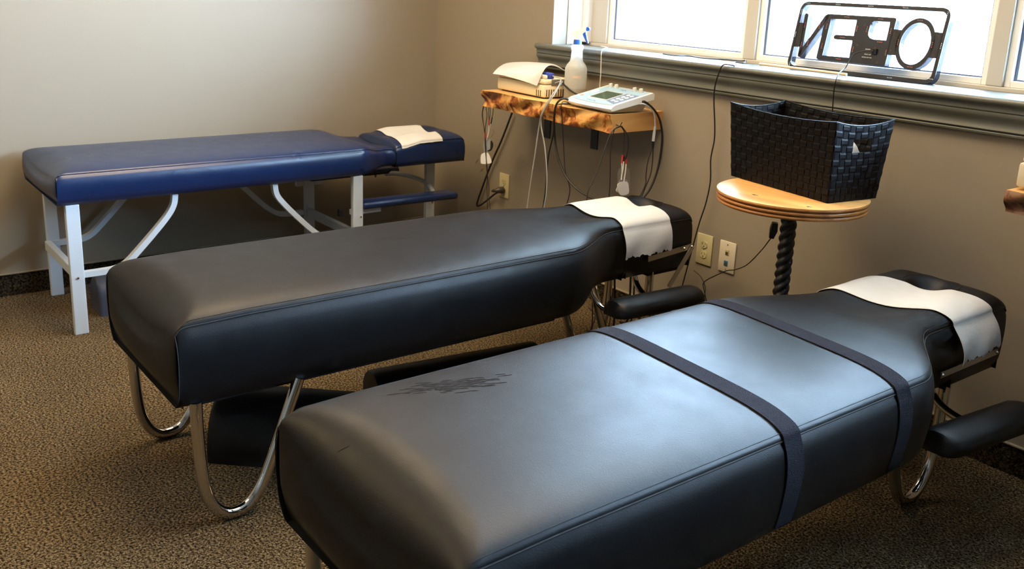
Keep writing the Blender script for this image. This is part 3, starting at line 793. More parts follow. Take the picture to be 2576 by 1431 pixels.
# cream ultrasound unit
bx = thing('therapy_unit', (1.0, -0.14, SZ), 'cream electrical unit under a paper towel on wall shelf', 'device')
rotb = Matrix.Translation((0.832, -0.212, SZ)) @ Matrix.Rotation(-0.045, 4, 'Z')
def rb(mb): mb.v = [rotb @ v for v in mb.v]; return mb
rb(MB().box(0, 0.352, 0, 0.160, 0.006, 0.060, 0.010)).build('lower_case', M['cream'], bx)
rb(MB().box(0.001, 0.351, 0.001, 0.159, 0.0605, 0.083, 0.010)).build('upper_case', M['cream'], bx)
rb(MB().box(0.02, 0.33, 0.015, 0.145, 0.0, 0.006)).build('foot_pad', M['black_plastic'], bx, smooth=False)
for k in range(10):
    rb(MB().box(0.3515, 0.3528, 0.014 + 0.0125 * k, 0.019 + 0.0125 * k, 0.010, 0.040)).build('vent_slot', M['slot'], bx, smooth=False)
for k in range(3):
    rb(MB().box(0.300 + 0.014 * k, 0.305 + 0.014 * k, -0.0008, 0.0006, 0.010, 0.036)).build('vent_slot', M['slot'], bx, smooth=False)
rb(MB().box(0.3505, 0.3535, 0.040, 0.120, 0.055, 0.082, 0.001)).build('socket_plate', M['steel'], bx, smooth=False)
rb(MB().box(0.305, 0.345, 0.010, 0.024, 0.083, 0.100, 0.004)).build('cable_hook', M['cream'], bx)
rb(MB().box(0.29, 0.345, 0.030, 0.060, 0.083, 0.108, 0.006)).build('probe_clip', M['navy_plastic'], bx)
# paper towel draped over it
ctrl = [[(1289, 157), (1322, 156), (1360, 158), (1396, 163), (1424, 180)],
        [(1272, 160), (1308, 158), (1350, 160), (1384, 163), (1405, 170)],
        [(1257, 168), (1295, 168), (1335, 168), (1368, 169), (1385, 164)],
        [(1246, 178), (1277, 180), (1313, 184), (1345, 190), (1369, 176)],
        [(1240, 186), (1266, 190), (1296, 198), (1325, 207), (1351, 216)]]
ypl = [-0.060, -0.085, -0.140, -0.210, -0.238]
cp = [[at(u, v, 1, y) for (u, v) in row] for row, y in zip(ctrl, ypl)]
rws = [spline(r, 6) for r in cp]
cols = list(zip(*rws)); cols = [spline(list(c_), 6) for c_ in cols]
o = MB().sheet([list(c_) for c_ in cols], 0.001).build('paper_towel', M['paper'], loc=(1.0, -0.15, 0.96))
tag(o, 'white paper towel draped over cream unit on wall shelf', 'paper towel')

# spray bottle
sp = thing('spray_bottle', (1.243, -0.105, SZ), 'milky spray bottle with blue trigger and collar on wall shelf', 'spray bottle')
bc_ = (0, 0, 0); BS = Matrix.Translation((1.243, -0.105, SZ)) @ Matrix.Diagonal((1.10, 1.10, 1.06, 1))
prof_up = [(0.0425, 0.048), (0.0425, 0.118), (0.042, 0.126), (0.036, 0.140), (0.0255, 0.153), (0.0245, 0.158)]
for k in range(6): prof_up += [(0.0240 - 0.0006 * k, 0.160 + 0.006 * k), (0.0228 - 0.0006 * k, 0.163 + 0.006 * k)]
prof_up += [(0.0222, 0.198), (0.0235, 0.206), (0.0235, 0.213), (0.019, 0.218), (0.014, 0.219)]
MB().lathe(prof_up, 28, m=BS).build('bottle', M['bottle'], sp)
MB().lathe([(0.040, 0.0), (0.0425, 0.004), (0.0425, 0.048)], 28, m=BS).build('liquid', M['liquid'], sp)
MB().lathe([(0.0155, 0.2185), (0.0155, 0.230), (0.0142, 0.238), (0.012, 0.238)], 24, m=BS).build('collar', M['blue_plastic'], sp)
lb = [Vector((1.243, -0.105, SZ)) + Vector((0.0473 * math.cos(a), 0.0473 * math.sin(a), 0)) for a in [-1.0 + 0.8 * i / 8 for i in range(9)]]
MB().grid([[p + Vector((0, 0, z)) for p in lb] for z in (0.095, 0.105)]).build('label', M['pink_label'], sp)
o0 = Vector((1.243, -0.105, SZ)); uu = Vector((0.80, 0.60, 0)).normalized(); nn = Vector((uu.y, -uu.x, 0)); fr_ = (o0, uu * 1.1, Vector((0, 0, 1.06)), nn)
poly_mesh('spray_head', [[(-0.012, 0.238), (-0.012, 0.250), (-0.021, 0.252), (-0.030, 0.258), (-0.026, 0.264), (-0.010, 0.274), (0.006, 0.280), (0.030, 0.287), (0.032, 0.272), (0.022, 0.264), (0.013, 0.258), (0.011, 0.238)]], 0.018, M['white_plastic'], sp, fr_, -0.009)
poly_mesh('nozzle', [[(0.032, 0.288), (0.042, 0.287), (0.0455, 0.281), (0.0425, 0.274), (0.0325, 0.272)]], 0.016, M['blue_plastic'], sp, fr_, -0.008)
poly_mesh('trigger', [[(0.019, 0.266), (0.031, 0.271), (0.0305, 0.262), (0.034, 0.254), (0.036, 0.243), (0.040, 0.234), (0.042, 0.226), (0.037, 0.226), (0.030, 0.236), (0.024, 0.248), (0.0195, 0.257)]], 0.009, M['blue_plastic'], sp, fr_, -0.0045)

# stimulation console
dv = thing('stimulator_console', (1.52, -0.16, SZ), 'white wedge-shaped console with green screen and keypad on wall shelf', 'device')
ang = -0.075
DO = Vector((1.375, -0.262, SZ)); ux = Vector((math.cos(ang), math.sin(ang), 0)); uy = Vector((-math.sin(ang), math.cos(ang), 0)); uz = Vector((0, 0, 1))
def L_(a, b, c): return DO + ux * a + uy * b + uz * c
W_, D_ = 0.285, 0.212
# base wedge
def hexa(pts8, name, m, parent, bev=0.0):
    bm = bmesh.new(); vv = [bm.verts.new(p) for p in pts8]
    for f in ((0, 1, 2, 3), (4, 5, 6, 7), (0, 1, 5, 4), (1, 2, 6, 5), (2, 3, 7, 6), (3, 0, 4, 7)): bm.faces.new([vv[i] for i in f])
    bmesh.ops.recalc_face_normals(bm, faces=bm.faces)
    if bev: bmesh.ops.bevel(bm, geom=list(bm.edges), offset=bev, segments=2, profile=0.5, affect='EDGES')
    bm.verts.index_update(); vs = [v.co.copy() for v in bm.verts]; fs = [[v.index for v in f.verts] for f in bm.faces]; bm.free()
    return link_mesh(name, vs, fs, m, parent, True, sharp=0.5)
hexa([L_(0.02, 0.012, 0.004), L_(0.262, 0.012, 0.004), L_(0.262, 0.175, 0.004), L_(0.02, 0.175, 0.004),
      L_(0.008, 0.004, 0.014), L_(0.276, 0.004, 0.014), L_(0.276, 0.198, 0.050), L_(0.008, 0.198, 0.050)], 'base', M['almond_plastic'], dv, 0.002)
def top_z(b): return 0.032 + 0.046 * b / D_
rows = []
for i in range(13):
    a = W_ * i / 12; fb = -0.012 * (1 - ((a - W_ / 2) / (W_ / 2)) ** 2)
    rows.append([L_(a, fb + 0.002, 0.012), L_(a, fb - 0.003, 0.021), L_(a, fb + 0.007, 0.0300 + 0.2 * fb), L_(a, fb + 0.020, top_z(fb + 0.020)), L_(a, 0.10, top_z(0.10)), L_(a, D_ - 0.006, top_z(D_ - 0.006)), L_(a, D_, top_z(D_) - 0.005), L_(a, D_, 0.050)])
mb = MB().grid(rows); k8 = 12 * 8
mb.f.append(tuple(range(8))); mb.f.append(tuple(k8 + i for i in range(8)))
mb.build('housing', M['white_plastic'], dv, sharp=0.35)
tn = (uz * D_ - uy * 0.046).normalized(); tv = (uy * D_ + uz * 0.046).normalized()
TP = (L_(0, 0, 0.032), ux, tv, tn)
def panel(name, poly, m, off, th=0.0008, parent=dv): return poly_mesh(name, [poly], th, m, parent, TP, off)
arc = [(0.014 + 0.257 * i / 10, 0.014 - 0.011 * (1 - ((i - 5) / 5) ** 2)) for i in range(11)]
fp = panel('face_panel', arc + [(0.271, 0.206), (0.014, 0.206)], M['panel_blue'], 0.0002)
panel('keypad_panel', [(0.196, 0.046), (0.268, 0.022), (0.268, 0.150), (0.196, 0.150)], M['panel_dark'], 0.0009, parent=fp)
panel('screen_bezel', [(0.072, 0.042), (0.196, 0.042), (0.196, 0.150), (0.072, 0.150)], M['grey_plastic'], 0.0009, parent=fp)
panel('screen', [(0.084, 0.054), (0.186, 0.054), (0.186, 0.140), (0.084, 0.140)], M['lcd'], 0.0018, parent=fp)
def disc(name, a, b, r, h, m, rx=1.0, parent=dv):
    mt = Matrix((( ux.x, tv.x, tn.x, 0), (ux.y, tv.y, tn.y, 0), (ux.z, tv.z, tn.z, 0), (0, 0, 0, 1))); p = TP[0] + ux * a + tv * b
    return MB().lathe([(r, 0.0008), (r, h * 0.8), (r * 0.88, h)], 18, m=Matrix.Translation(p) @ mt @ Matrix.Diagonal((rx, 1, 1, 1))).build(name, m, parent)
for r_ in range(4):
    for c_ in range(2): disc('key', 0.222 + 0.026 * c_, 0.058 + 0.026 * r_ - 0.004 * c_, 0.0085, 0.003, M['white_plastic'])
disc('dial', 0.040, 0.112, 0.020, 0.006, M['white_plastic'])
disc('power_button', 0.030, 0.055, 0.008, 0.003, M['orange'])
for a in (0.046, 0.082, 0.196, 0.234): disc('knob', a, 0.192, 0.0082, 0.016, M['knob'])
for k in range(5):
    a = L_(0.170 + 0.012 * k, -0.0055, 0.008); MB().tube([a, a + ux * 0.005 + uz * 0.008], 0.0009, 5).build('vent_slot', M['slot'], dv)
for (a, b, w_) in ((0.105, 0.020, 0.06), (0.125, 0.178, 0.035)):     # small blue marking strokes
    m_ = MB()
    for k in range(6): 
        p = TP[0] + ux * (a + w_ * k / 6) + tv * (b + 0.002 * math.sin(k * 2.1)) + tn * 0.0013
        m_.tube([p, p + ux * w_ * 0.1 + tv * 0.002], 0.0007, 5)
    o = m_.build('marking', M['navy_plastic'], fp); o['kind'] = 'stuff'

# ---------------------------------------------------------------- cords and leads by the shelf
def to_floor(p): return [Vector((p.x, p.y * 0.85, 0.18)), Vector((p.x - 0.01, p.y * 0.8, 0.03)), Vector((p.x - 0.06, p.y * 0.75, 0.004))]
def cord(pts, r, m, label, name='cord', cat='cord', n=8, seg=8, group=None, drop=False):
    P = [p if isinstance(p, Vector) else Vector(p) for p in pts]
    if drop: P += to_floor(P[-1])
    o = MB().tube(spline(P, n), r, seg).build(name, m, loc=P[0]); return tag(o, label, cat, group)
def atl(y, *uv): return [at(u, v, 1, y) for u, v in uv]
# power cable from the shelf underside to the outlet
cord(atl(-0.02, (1288, 284), (1262, 352), (1237, 408), (1214, 470), (1200, 512), (1206, 517), (1224, 505), (1242, 490)) + [at(1252, 484, 1, -0.03)], 0.0048, M['cord_black'], 'thick black power cable curving from shelf to plug in left outlet', 'power_cable')
# two grey probe leads from the cream unit
cord([rotb @ Vector((0.356, 0.055, 0.068))] + atl(-0.17, (1414, 206)) + atl(-0.285, (1388, 240)) + atl(-0.312, (1364, 283)) + atl(-0.305, (1356, 320), (1345, 395), (1335, 460), (1326, 525), (1316, 590)), 0.0026, M['cord_grey'], 'grey lead hanging from cream unit, left of the pair', 'lead', 'lead', group='grey probe leads', drop=True)
cord([rotb @ Vector((0.345, 0.05, 0.097)), rotb @ Vector((0.372, 0.04, 0.096))] + atl(-0.18, (1411, 200)) + atl(-0.28, (1396, 235)) + atl(-0.312, (1370, 275)) + atl(-0.305, (1361, 310), (1371, 372), (1376, 440), (1374, 490), (1368, 525), (1360, 590)), 0.0026, M['cord_grey'], 'grey lead hanging from cream unit, right of the pair', 'lead', 'lead', group='grey probe leads', drop=True)
# black leads below the shelf
cord([rotb @ Vector((0.353, 0.09, 0.072))] + [Vector((1.30, -0.16, 0.925)), Vector((1.36, -0.10, 0.897)), Vector((1.40, -0.06, 0.893))], 0.0042, M['cord_black'], 'black power cable between cream unit and white console', 'power_cable')
cord([Vector((1.38, -0.235, 0.893))] + atl(-0.285, (1420, 247)) + atl(-0.316, (1400, 262), (1394, 300)) + atl(-0.295,  (1396, 350), (1405, 400), (1425, 445), (1455, 478), (1497, 503), (1540, 530)), 0.0046, M['cord_black'], 'thick black cable looping off shelf front toward middle headrest', 'power_cable', drop=True)
cord([Vector((1.375, -0.225, 0.890))] + atl(-0.312, (1414, 258), (1414, 300)) + atl(-0.29,  (1418, 370), (1422, 430), (1433, 470), (1431, 495), (1424, 520), (1415, 560)), 0.0021, M['cord_black'], 'thin black lead hanging straight down from shelf front', 'lead', 'lead', drop=True)
cord([Vector((1.372, -0.215, 0.891))] + atl(-0.29, (1398, 268)) + atl(-0.24, (1393, 330), (1380, 390), (1376, 430), (1372, 480), (1366, 525), (1360, 570)), 0.0032, M['cord_black'], 'black cord descending beside the grey leads under shelf', 'cord', drop=True)
# hook bundle at the right end of the shelf
hk = thing('lead_bundle', (1.66, -0.12, 0.83), 'black electrode leads looped over nail on shelf end', 'leads')
XE = 1.672
def atx(x, *uv): return [at(u, v, 0, x) for u, v in uv]
MB().tube([(1.655, at(1556, 314, 0, XE).y, at(1556, 314, 0, XE).z), at(1559, 318, 0, XE + 0.004), at(1565, 308, 0, XE + 0.006)], 0.002, 6).build('nail', M['black_metal'], hk)
for pts, r in ((((1560, 318), (1540, 330), (1525, 365), (1510, 410), (1493, 452), (1480, 480), (1476, 506), (1472, 560)), 0.0023),
               (((1562, 318), (1545, 328), (1536, 380), (1535, 440), (1534, 470), (1532, 500), (1530, 560)), 0.0021),
               (((1562, 317), (1571, 335), (1569, 370), (1566, 392)), 0.0019), (((1564, 317), (1578, 340), (1579, 375), (1575, 400)), 0.0019), (((1564, 317), (1581, 345), (1580, 370), (1573, 402)), 0.0019)):
    q_ = atx(XE, *pts)
    MB().tube(spline(q_ + (to_floor(q_[-1]) if pts[-1][1] > 500 else []), 8), r, 7).build('lead', M['cord_black'], hk)
for (u, v, u2, v2, m_) in ((1566, 390, 1564, 410, 'red'), (1576, 399, 1575, 412, 'red'), (1570, 393, 1569, 405, 'cord_black')):
    MB().tube(atx(XE, (u, v), (u2, v2)), 0.0034, 8).build('connector', M[m_], hk)
for pts in (((1564, 410), (1565, 432), (1563, 452)), ((1575, 412), (1573, 434), (1569, 458)), ((1569, 405), (1567, 425), (1564, 440))):
    MB().tube(spline(atx(XE, *pts), 5), 0.0022, 7).build('pigtail', M['cord_white'], hk)
def pad_quad(poly, x, th, name, m, parent, ax=0):
    ps = [at(u, v, ax, x) for u, v in poly]
    ps = spline(ps, 4, closed=True); n = len(ps); d = Vector((th, 0, 0)) if ax == 0 else Vector((0, th, 0))
    vs = ps + [p + d for p in ps]
    return link_mesh(name, vs, [tuple(range(n)), tuple(range(n, 2 * n))] + [(i, (i + 1) % n, n + (i + 1) % n, n + i) for i in range(n)], m, parent, False)
pad_quad([(1555, 428), (1582, 425), (1582, 480), (1557, 484)], XE - 0.002, 0.0006, 'film', M['film'], hk)
pad_quad([(1557, 455), (1568, 449), (1578, 455), (1578, 470), (1559, 470)], XE - 0.001, 0.001, 'electrode', M['gel_grey'], hk)
pad_quad([(1554, 462), (1576, 457), (1581, 470), (1580, 487), (1563, 491), (1555, 482)], XE + 0.001, 0.0015, 'electrode', M['gel'], hk)
pad_quad([(1549, 480), (1553, 470), (1557, 470), (1557, 484)], XE - 0.004, 0.001, 'electrode', M['gel'], hk)
# console leads on the right
cord([L_(0.285, 0.15, 0.045)] + atx(1.675, (1622, 256), (1640, 270), (1655, 290), (1663, 315), (1666, 350), (1660, 400), (1650, 440), (1635, 475), (1612, 505), (1590, 530)), 0.0044, M['cord_black'], 'thick black cable arching off right end of shelf', 'power_cable', drop=True)
usb = thing('usb_lead', (1.69, -0.06, 0.80), 'grey plugged lead splitting into two black wires at shelf right end', 'lead')
MB().tube(spline([L_(0.285, 0.14, 0.036)] + atx(1.69, (1620, 262), (1636, 272), (1646, 290), (1648, 318)), 8), 0.0026, 8).build('lead', M['grey_plastic'], usb)
MB().tube(atx(1.69, (1648, 318), (1646, 330)), 0.0045, 8).build('strain_relief', M['grey_plastic'], usb)
MB().tube(atx(1.69, (1646, 330), (1643, 355)), 0.0075, 4).build('plug', M['grey_plastic'], usb)
MB().tube(atx(1.69, (1643, 355), (1642, 372)), [0.0055, 0.004], 8).build('socket', M['black_plastic'], usb)
for pts in (((1641, 372), (1630, 405), (1625, 440), (1624, 462), (1612, 490), (1600, 520)), ((1643, 372), (1641, 410), (1636, 440), (1624, 470), (1614, 495), (1602, 522))):
    q_ = atx(1.69, *pts); MB().tube(spline(q_ + to_floor(q_[-1]), 8), 0.0021, 7).build('wire', M['cord_black'], usb)
# left bundle
lb_ = thing('lead_bundle', (0.75, -0.06, 0.80), 'black electrode leads hanging at left end of wall shelf', 'leads')
YL = -0.20
for pts, r in ((((1217, 262), (1213, 290), (1219, 330), (1222, 370), (1224, 420), (1230, 470), (1230, 500), (1240, 560)), 0.0018), (((1221, 262), (1225, 290), (1221, 320), (1220, 345), (1221, 380), (1226, 430), (1225, 470), (1229, 560)), 0.0018),
               (((1218, 265), (1214, 285), (1216, 310), (1220, 340)), 0.0015), (((1229, 262), (1229, 285), (1230, 300)), 0.0015), (((1232, 262), (1233, 285), (1231, 302)), 0.0015), (((1241, 266), (1240, 285), (1237, 296)), 0.0015)):
    q_ = atl(YL, *pts)
    MB().tube(spline(q_ + (to_floor(q_[-1]) if pts[-1][1] > 500 else []), 8), r, 7).build('lead', M['cord_black'], lb_)
for (u, v, u2, v2, m_) in ((1230, 298, 1230, 315, 'red'), (1238, 295, 1235, 311, 'cord_black'), (1221, 333, 1222, 347, 'red')):
    MB().tube(atl(YL, (u, v), (u2, v2)), 0.0028, 8).build('connector', M[m_], lb_)
for pts in (((1230, 315), (1229, 328), (1226, 345)), ((1235, 311), (1230, 335), (1225, 352))):
    MB().tube(spline(atl(YL, *pts), 5), 0.0020, 7).build('pigtail', M['cord_white'], lb_)
pad_quad([(1217, 356), (1226, 348), (1234, 352), (1236, 368), (1230, 380), (1218, 383)], YL + 0.004, 0.0012, 'electrode', M['gel_grey'], lb_, 1)
pad_quad([(1234, 354), (1240, 360), (1239, 372), (1233, 380), (1225, 379), (1233, 374)], YL + 0.003, 0.0012, 'electrode', M['cord_black'], lb_, 1)
pad_quad([(1210, 390), (1216, 385), (1227, 385), (1236, 405), (1232, 411), (1212, 412), (1209, 404)], YL + 0.002, 0.0012, 'electrode', M['gel'], lb_, 1)

# ---------------------------------------------------------------- outlets
def plate(x, z, label, m, kind):
    o = thing('wall_outlet' if kind != 'data' else 'data_jack', (x, 0, z), label, 'outlet' if kind != 'data' else 'wall jack')
    MB().box(x - 0.0385, x + 0.0385, -0.006, 0, z - 0.0605, z + 0.0605, 0.003).build('cover_plate', m, o)
    return o
def receptacle(o, x, z, m):
    r = MB(); pts = []
    for i in range(28):
        a = 2 * PI * i / 28; pts.append((x + 0.0172 * max(-0.86, min(0.86, math.cos(a))) , z + 0.0142 * math.sin(a)))
    n = len(pts); vs = [(p, -0.0085, q) for p, q in pts] + [(p, -0.006, q) for p, q in pts]
    f = [tuple(range(n))] + [(i, (i + 1) % n, n + (i + 1) % n, n + i) for i in range(n)]
    rc = link_mesh('receptacle', vs, f, m, o, False)
    s = MB(); s.box(x - 0.0080, x - 0.0062, -0.0088, -0.0080, z - 0.001, z + 0.0075); s.box(x + 0.0062, x + 0.0078, -0.0088, -0.0080, z, z + 0.0070); s.box(x - 0.010, x - 0.0062, -0.0088, -0.0080, z + 0.002, z + 0.0038)
    s.tube([(x, -0.0088, z - 0.0068), (x, -0.0080, z - 0.0068)], 0.0028, 10); s.build('slots', M['slot'], rc, smooth=False)
def screw(o, x, z): MB().lathe([(0, 0.0012), (0.0025, 0.001), (0.003, 0)], 10, m=Matrix.Translation((x, -0.006, z)) @ Matrix.Rotation(PI / 2, 4, 'X')).build('screw', M['steel'], o)
o1 = plate(0.6425, 0.3875, 'ivory wall outlet with dark plug, near corner behind blue table', M['ivory_plastic'], 'p')
receptacle(o1, 0.6425, 0.4075, M['ivory_plastic']); receptacle(o1, 0.6425, 0.3675, M['ivory_plastic']); screw(o1, 0.6425, 0.3875)
pl = thing('plug', (0.6425, -0.02, 0.367), 'dark rubber plug in lower socket of left outlet', 'plug')
MB().tube([(0.6425, -0.009, 0.3675), (0.640, -0.030, 0.3665), (0.634, -0.040, 0.365), (0.622, -0.050, 0.362)], [0.017, 0.0165, 0.013, 0.007], 16).build('plug_body', M['plug'], pl)
MB().tube([(0.622, -0.050, 0.362), (0.608, -0.050, 0.358)], [0.0085, 0.006], 12).build('strain_relief', M['plug'], pl)
o2 = plate(1.937, 0.385, 'ivory double wall outlet right of middle headrest', M['ivory_plastic'], 'p')
receptacle(o2, 1.937, 0.405, M['ivory_plastic']); receptacle(o2, 1.937, 0.365, M['ivory_plastic']); screw(o2, 1.937, 0.385)
o3 = plate(2.051, 0.3835, 'almond wall plate with blue data jack beside ivory outlet', M['almond_plastic'], 'data')
MB().box(2.042, 2.060, -0.008, -0.006, 0.392, 0.413, 0.001).build('phone_jack', M['ivory_plastic'], o3, smooth=False)
MB().box(2.045, 2.057, -0.0086, -0.0079, 0.394, 0.404).build('jack_hole', M['slot'], o3, smooth=False)
M['jack_blue'] = mat('blue_jack', (0.01, 0.14, 0.30), 0.4)
MB().box(2.041, 2.059, -0.008, -0.006, 0.349, 0.369, 0.001).build('data_port', M['jack_blue'], o3, smooth=False)
MB().box(2.044, 2.056, -0.0086, -0.0079, 0.352, 0.362).build('jack_hole', M['slot'], o3, smooth=False)
screw(o3, 2.051, 0.432); screw(o3, 2.051, 0.335)

# ---------------------------------------------------------------- pedestal stand, basket
SC = Vector((2.600, -0.420, 0)); ZT = 0.790
st = thing('pedestal_table', (SC.x, SC.y, 0), 'round varnished wooden pedestal table with black twisted post', 'side table')
R_ = 0.222
MB().lathe([(0.0, ZT), (R_ - 0.006, ZT), (R_ - 0.001, ZT - 0.0025), (R_ - 0.001, ZT - 0.010)], 72, (SC.x, SC.y, 0)).build('top', M['stool_top'], st)
rings = []
for k in range(3):
    zc = ZT - 0.0075 - 0.0125 * k
    for i in range(9):
        a = PI / 2 - PI * i / 8; rings.append((R_ - 0.006 + 0.006 * math.cos(a) - 0.0012 * k, zc + 0.0058 * math.sin(a)))
rings += [(0.0, ZT - 0.039)]
MB().lathe(rings, 72, (SC.x, SC.y, 0)).build('rim', M['stool_rim'], st)
rows = []
for i in range(161):
    z = 0.03 + (ZT - 0.075) * i / 160
    rows.append([Vector((SC.x + r * math.cos(a), SC.y + r * math.sin(a), z)) for r, a in [(0.0225 * (0.80 + 0.30 * abs(math.cos(1.5 * (2 * PI * k / 36 - z * 74)))), 2 * PI * k / 36) for k in range(36)]])
for r in rows: r.append(r[0])
MB().grid(rows).build('post', M['black_metal'], st)
MB().lathe([(0.032, ZT - 0.060), (0.038, ZT - 0.052), (0.040, ZT - 0.040)], 24, (SC.x, SC.y, 0)).build('collar', M['black_metal'], st)
MB().lathe([(0.17, 0.0), (0.17, 0.012), (0.15, 0.022), (0.05, 0.030), (0.035, 0.05), (0.03, 0.06)], 36, (SC.x, SC.y, 0)).build('base', M['black_metal'], st)
# knots in the top
for (u, v, r) in ((1899, 490, 0.008), (2035, 520, 0.007)):
    p = at(u, v, 2, ZT + 0.0004); kp = [p + Vector((r * 1.2 * math.cos(q) * (1 + 0.3 * math.sin(2 * q)), r * 0.6 * math.sin(q) * (1 + 0.4 * math.sin(3 * q)), 0)) for q in [2 * PI * i / 14 for i in range(14)]]
    MB().add(kp, [tuple(range(14))]).build('knot', M['slot'], st, smooth=False)

BA = -0.155; BC = Vector((2.566, -0.335, ZT + 0.001))
bk = thing('woven_basket', BC, 'black woven strap basket on round pedestal table', 'basket')
bu = Vector((math.cos(BA), math.sin(BA), 0)); bv = Vector((-math.sin(BA), math.cos(BA), 0))
BH = 0.232; B0 = (0.202, 0.098); B1 = (0.216, 0.116)
def bpt(side, s, t, off):
    hx = B0[0] + (B1[0] - B0[0]) * t; hy = B0[1] + (B1[1] - B0[1]) * t
    sag = -0.012 * (1 - (2 * s - 1) ** 2) * t ** 2 if side in (0, 2) else -0.014 * (1 - (2 * s - 1) ** 2) * t ** 2
    if side == 0: p = bu * (-hx + 2 * hx * s) - bv * (hy + off - (-0.0) )
    elif side == 1: p = bu * (hx + off) + bv * (-hy + 2 * hy * s)
    elif side == 2: p = bu * (hx - 2 * hx * s) + bv * (hy + off)
    else: p = -bu * (hx + off) + bv * (hy - 2 * hy * s)
    return BC + p + Vector((0, 0, BH * t + sag))
NR = 11; NC = {0: 17, 1: 9, 2: 17, 3: 9}
def strip(side, pts, horiz, half):
    """pts: list of (s, t, offset) along the strip; half = half width in s or t"""
    vs = []
    th = 0.0009
    for (s, t, o_) in pts:
        for dw, dn in ((-half, -th), (half, -th), (half, th), (-half, th)):
            vs.append(bpt(side, s + (0 if horiz else dw), t + (dw if horiz else 0), o_ + dn))
    n = len(pts); fs = []
    for i in range(n - 1):
        for k in range(4): fs.append((i * 4 + k, i * 4 + (k + 1) % 4, i * 4 + 4 + (k + 1) % 4, i * 4 + 4 + k))
    fs.append((0, 1, 2, 3)); fs.append(tuple(4 * n - 4 + k for k in range(4)))
    return link_mesh('woven_strip', vs, fs, M['basket'], bk, False)
A_ = 0.0016
for side in range(4):
    nc = NC[side]
    for r in range(NR):
        t = (r + 0.5) / NR
        hole = side in (1, 3) and r in (7, 8)
        segs = [(0, nc)] if not hole else [(0, 3), (6, nc)]
        for (c0, c1) in segs:
            pts = [(c0 / nc, t, 0)]
            for c in range(c0, c1):
                sg = A_ if (c + r) % 2 == 0 else -A_
                pts += [((c + 0.25) / nc, t, sg), ((c + 0.75) / nc, t, sg)]
            pts.append((c1 / nc, t, 0)); strip(side, pts, True, 0.475 / NR)
    for c in range(nc):
        s = (c + 0.5) / nc
        hole = side in (1, 3) and 3 <= c < 6
        for (r0, r1) in ([(0, NR)] if not hole else [(0, 7), (9, NR)]):
            pts = [(s, r0 / NR, 0)]
            for r in range(r0, r1):
                sg = -A_ if (c + r) % 2 == 0 else A_
                pts += [(s, (r + 0.25) / NR, sg), (s, (r + 0.75) / NR, sg)]
            pts.append((s, r1 / NR, 0)); strip(side, pts, False, 0.470 / nc)
rim = []
for side in range(4): rim += [bpt(side, i / 12, 1.0, 0) for i in range(12)]
MB().tube(rim, 0.003, 6, closed=True).build('rim', M['basket'], bk)
bot = [bpt(0, 0, 0, 0), bpt(1, 0, 0, 0), bpt(2, 0, 0, 0), bpt(3, 0, 0, 0)]
link_mesh('bottom', bot + [p + Vector((0, 0, 0.003)) for p in bot], [(0, 1, 2, 3), (4, 5, 6, 7), (0, 1, 5, 4), (1, 2, 6, 5), (2, 3, 7, 6), (3, 0, 4, 7)], M['basket'], bk, False)
# folded cloth inside the basket
rows = []
for i in range(13):
    r = []
    for j in range(13):
        a, b = i / 12 * 2 - 1, j / 12 * 2 - 1
        r.append(BC + bu * (0.115 + 0.070 * a) + bv * (0.078 * b) + Vector((0, 0, 0.004 + 0.160 * (max(0, 1 - a ** 4)) ** 0.5 * (max(0, 1 - b ** 4)) ** 0.5 + 0.006 * math.sin(i * 1.3) * math.cos(j))))
    rows.append(r)
o = MB().grid(rows).build('folded_cloth', M['paper'], loc=BC + bu * 0.115); tag(o, 'white folded cloth inside black woven basket', 'cloth')

# ---------------------------------------------------------------- window sill things
sgn = thing('open_sign', (2.40, 0.13, 1.1), 'black OPEN sign seen from behind, leaning in window', 'sign')
so = Vector((2.126, 0.127, 1.0985)); su = Vector((1, 0, 0)); svv = Vector((0, 0.05, 0.237)).normalized(); sn = su.cross(svv) * -1
SF = (so, su, svv, sn)
def rrect(x0, y0, x1, y1, r, n=7):
    p = []
    for (cx_, cy_, a0) in ((x1 - r, y1 - r, 0), (x0 + r, y1 - r, PI / 2), (x0 + r, y0 + r, PI), (x1 - r, y0 + r, 1.5 * PI)):
        for i in range(n + 1): a = a0 + PI / 2 * i / n; p.append((cx_ + r * math.cos(a), cy_ + r * math.sin(a)))
    return p
def ell(cx_, cy_, a, b, n=40): return [(cx_ + a * math.cos(2 * PI * i / n), cy_ + b * math.sin(2 * PI * i / n)) for i in range(n)]
def stroke(p, q, r, n=8):
    (x0_, y0_), (x1_, y1_) = p, q; an = math.atan2(y1_ - y0_, x1_ - x0_); out = []
    for i in range(n + 1): a = an + PI / 2 + PI * i / n; out.append((x0_ + r * math.cos(a), y0_ + r * math.sin(a)))
    for i in range(n + 1): a = an - PI / 2 + PI * i / n; out.append((x1_ + r * math.cos(a), y1_ + r * math.sin(a)))
    return out
hE = [(0.137, 0.186), (0.238, 0.188), (0.240, 0.134), (0.170, 0.133), (0.165, 0.129), (0.164, 0.125), (0.166, 0.120), (0.171, 0.117), (0.240, 0.118), (0.243, 0.059), (0.137, 0.058)]
hP = [(0.304, 0.188), (0.362, 0.188), (0.364, 0.127), (0.314, 0.127), (0.302, 0.131), (0.294, 0.140), (0.292, 0.152), (0.293, 0.172), (0.297, 0.182)]
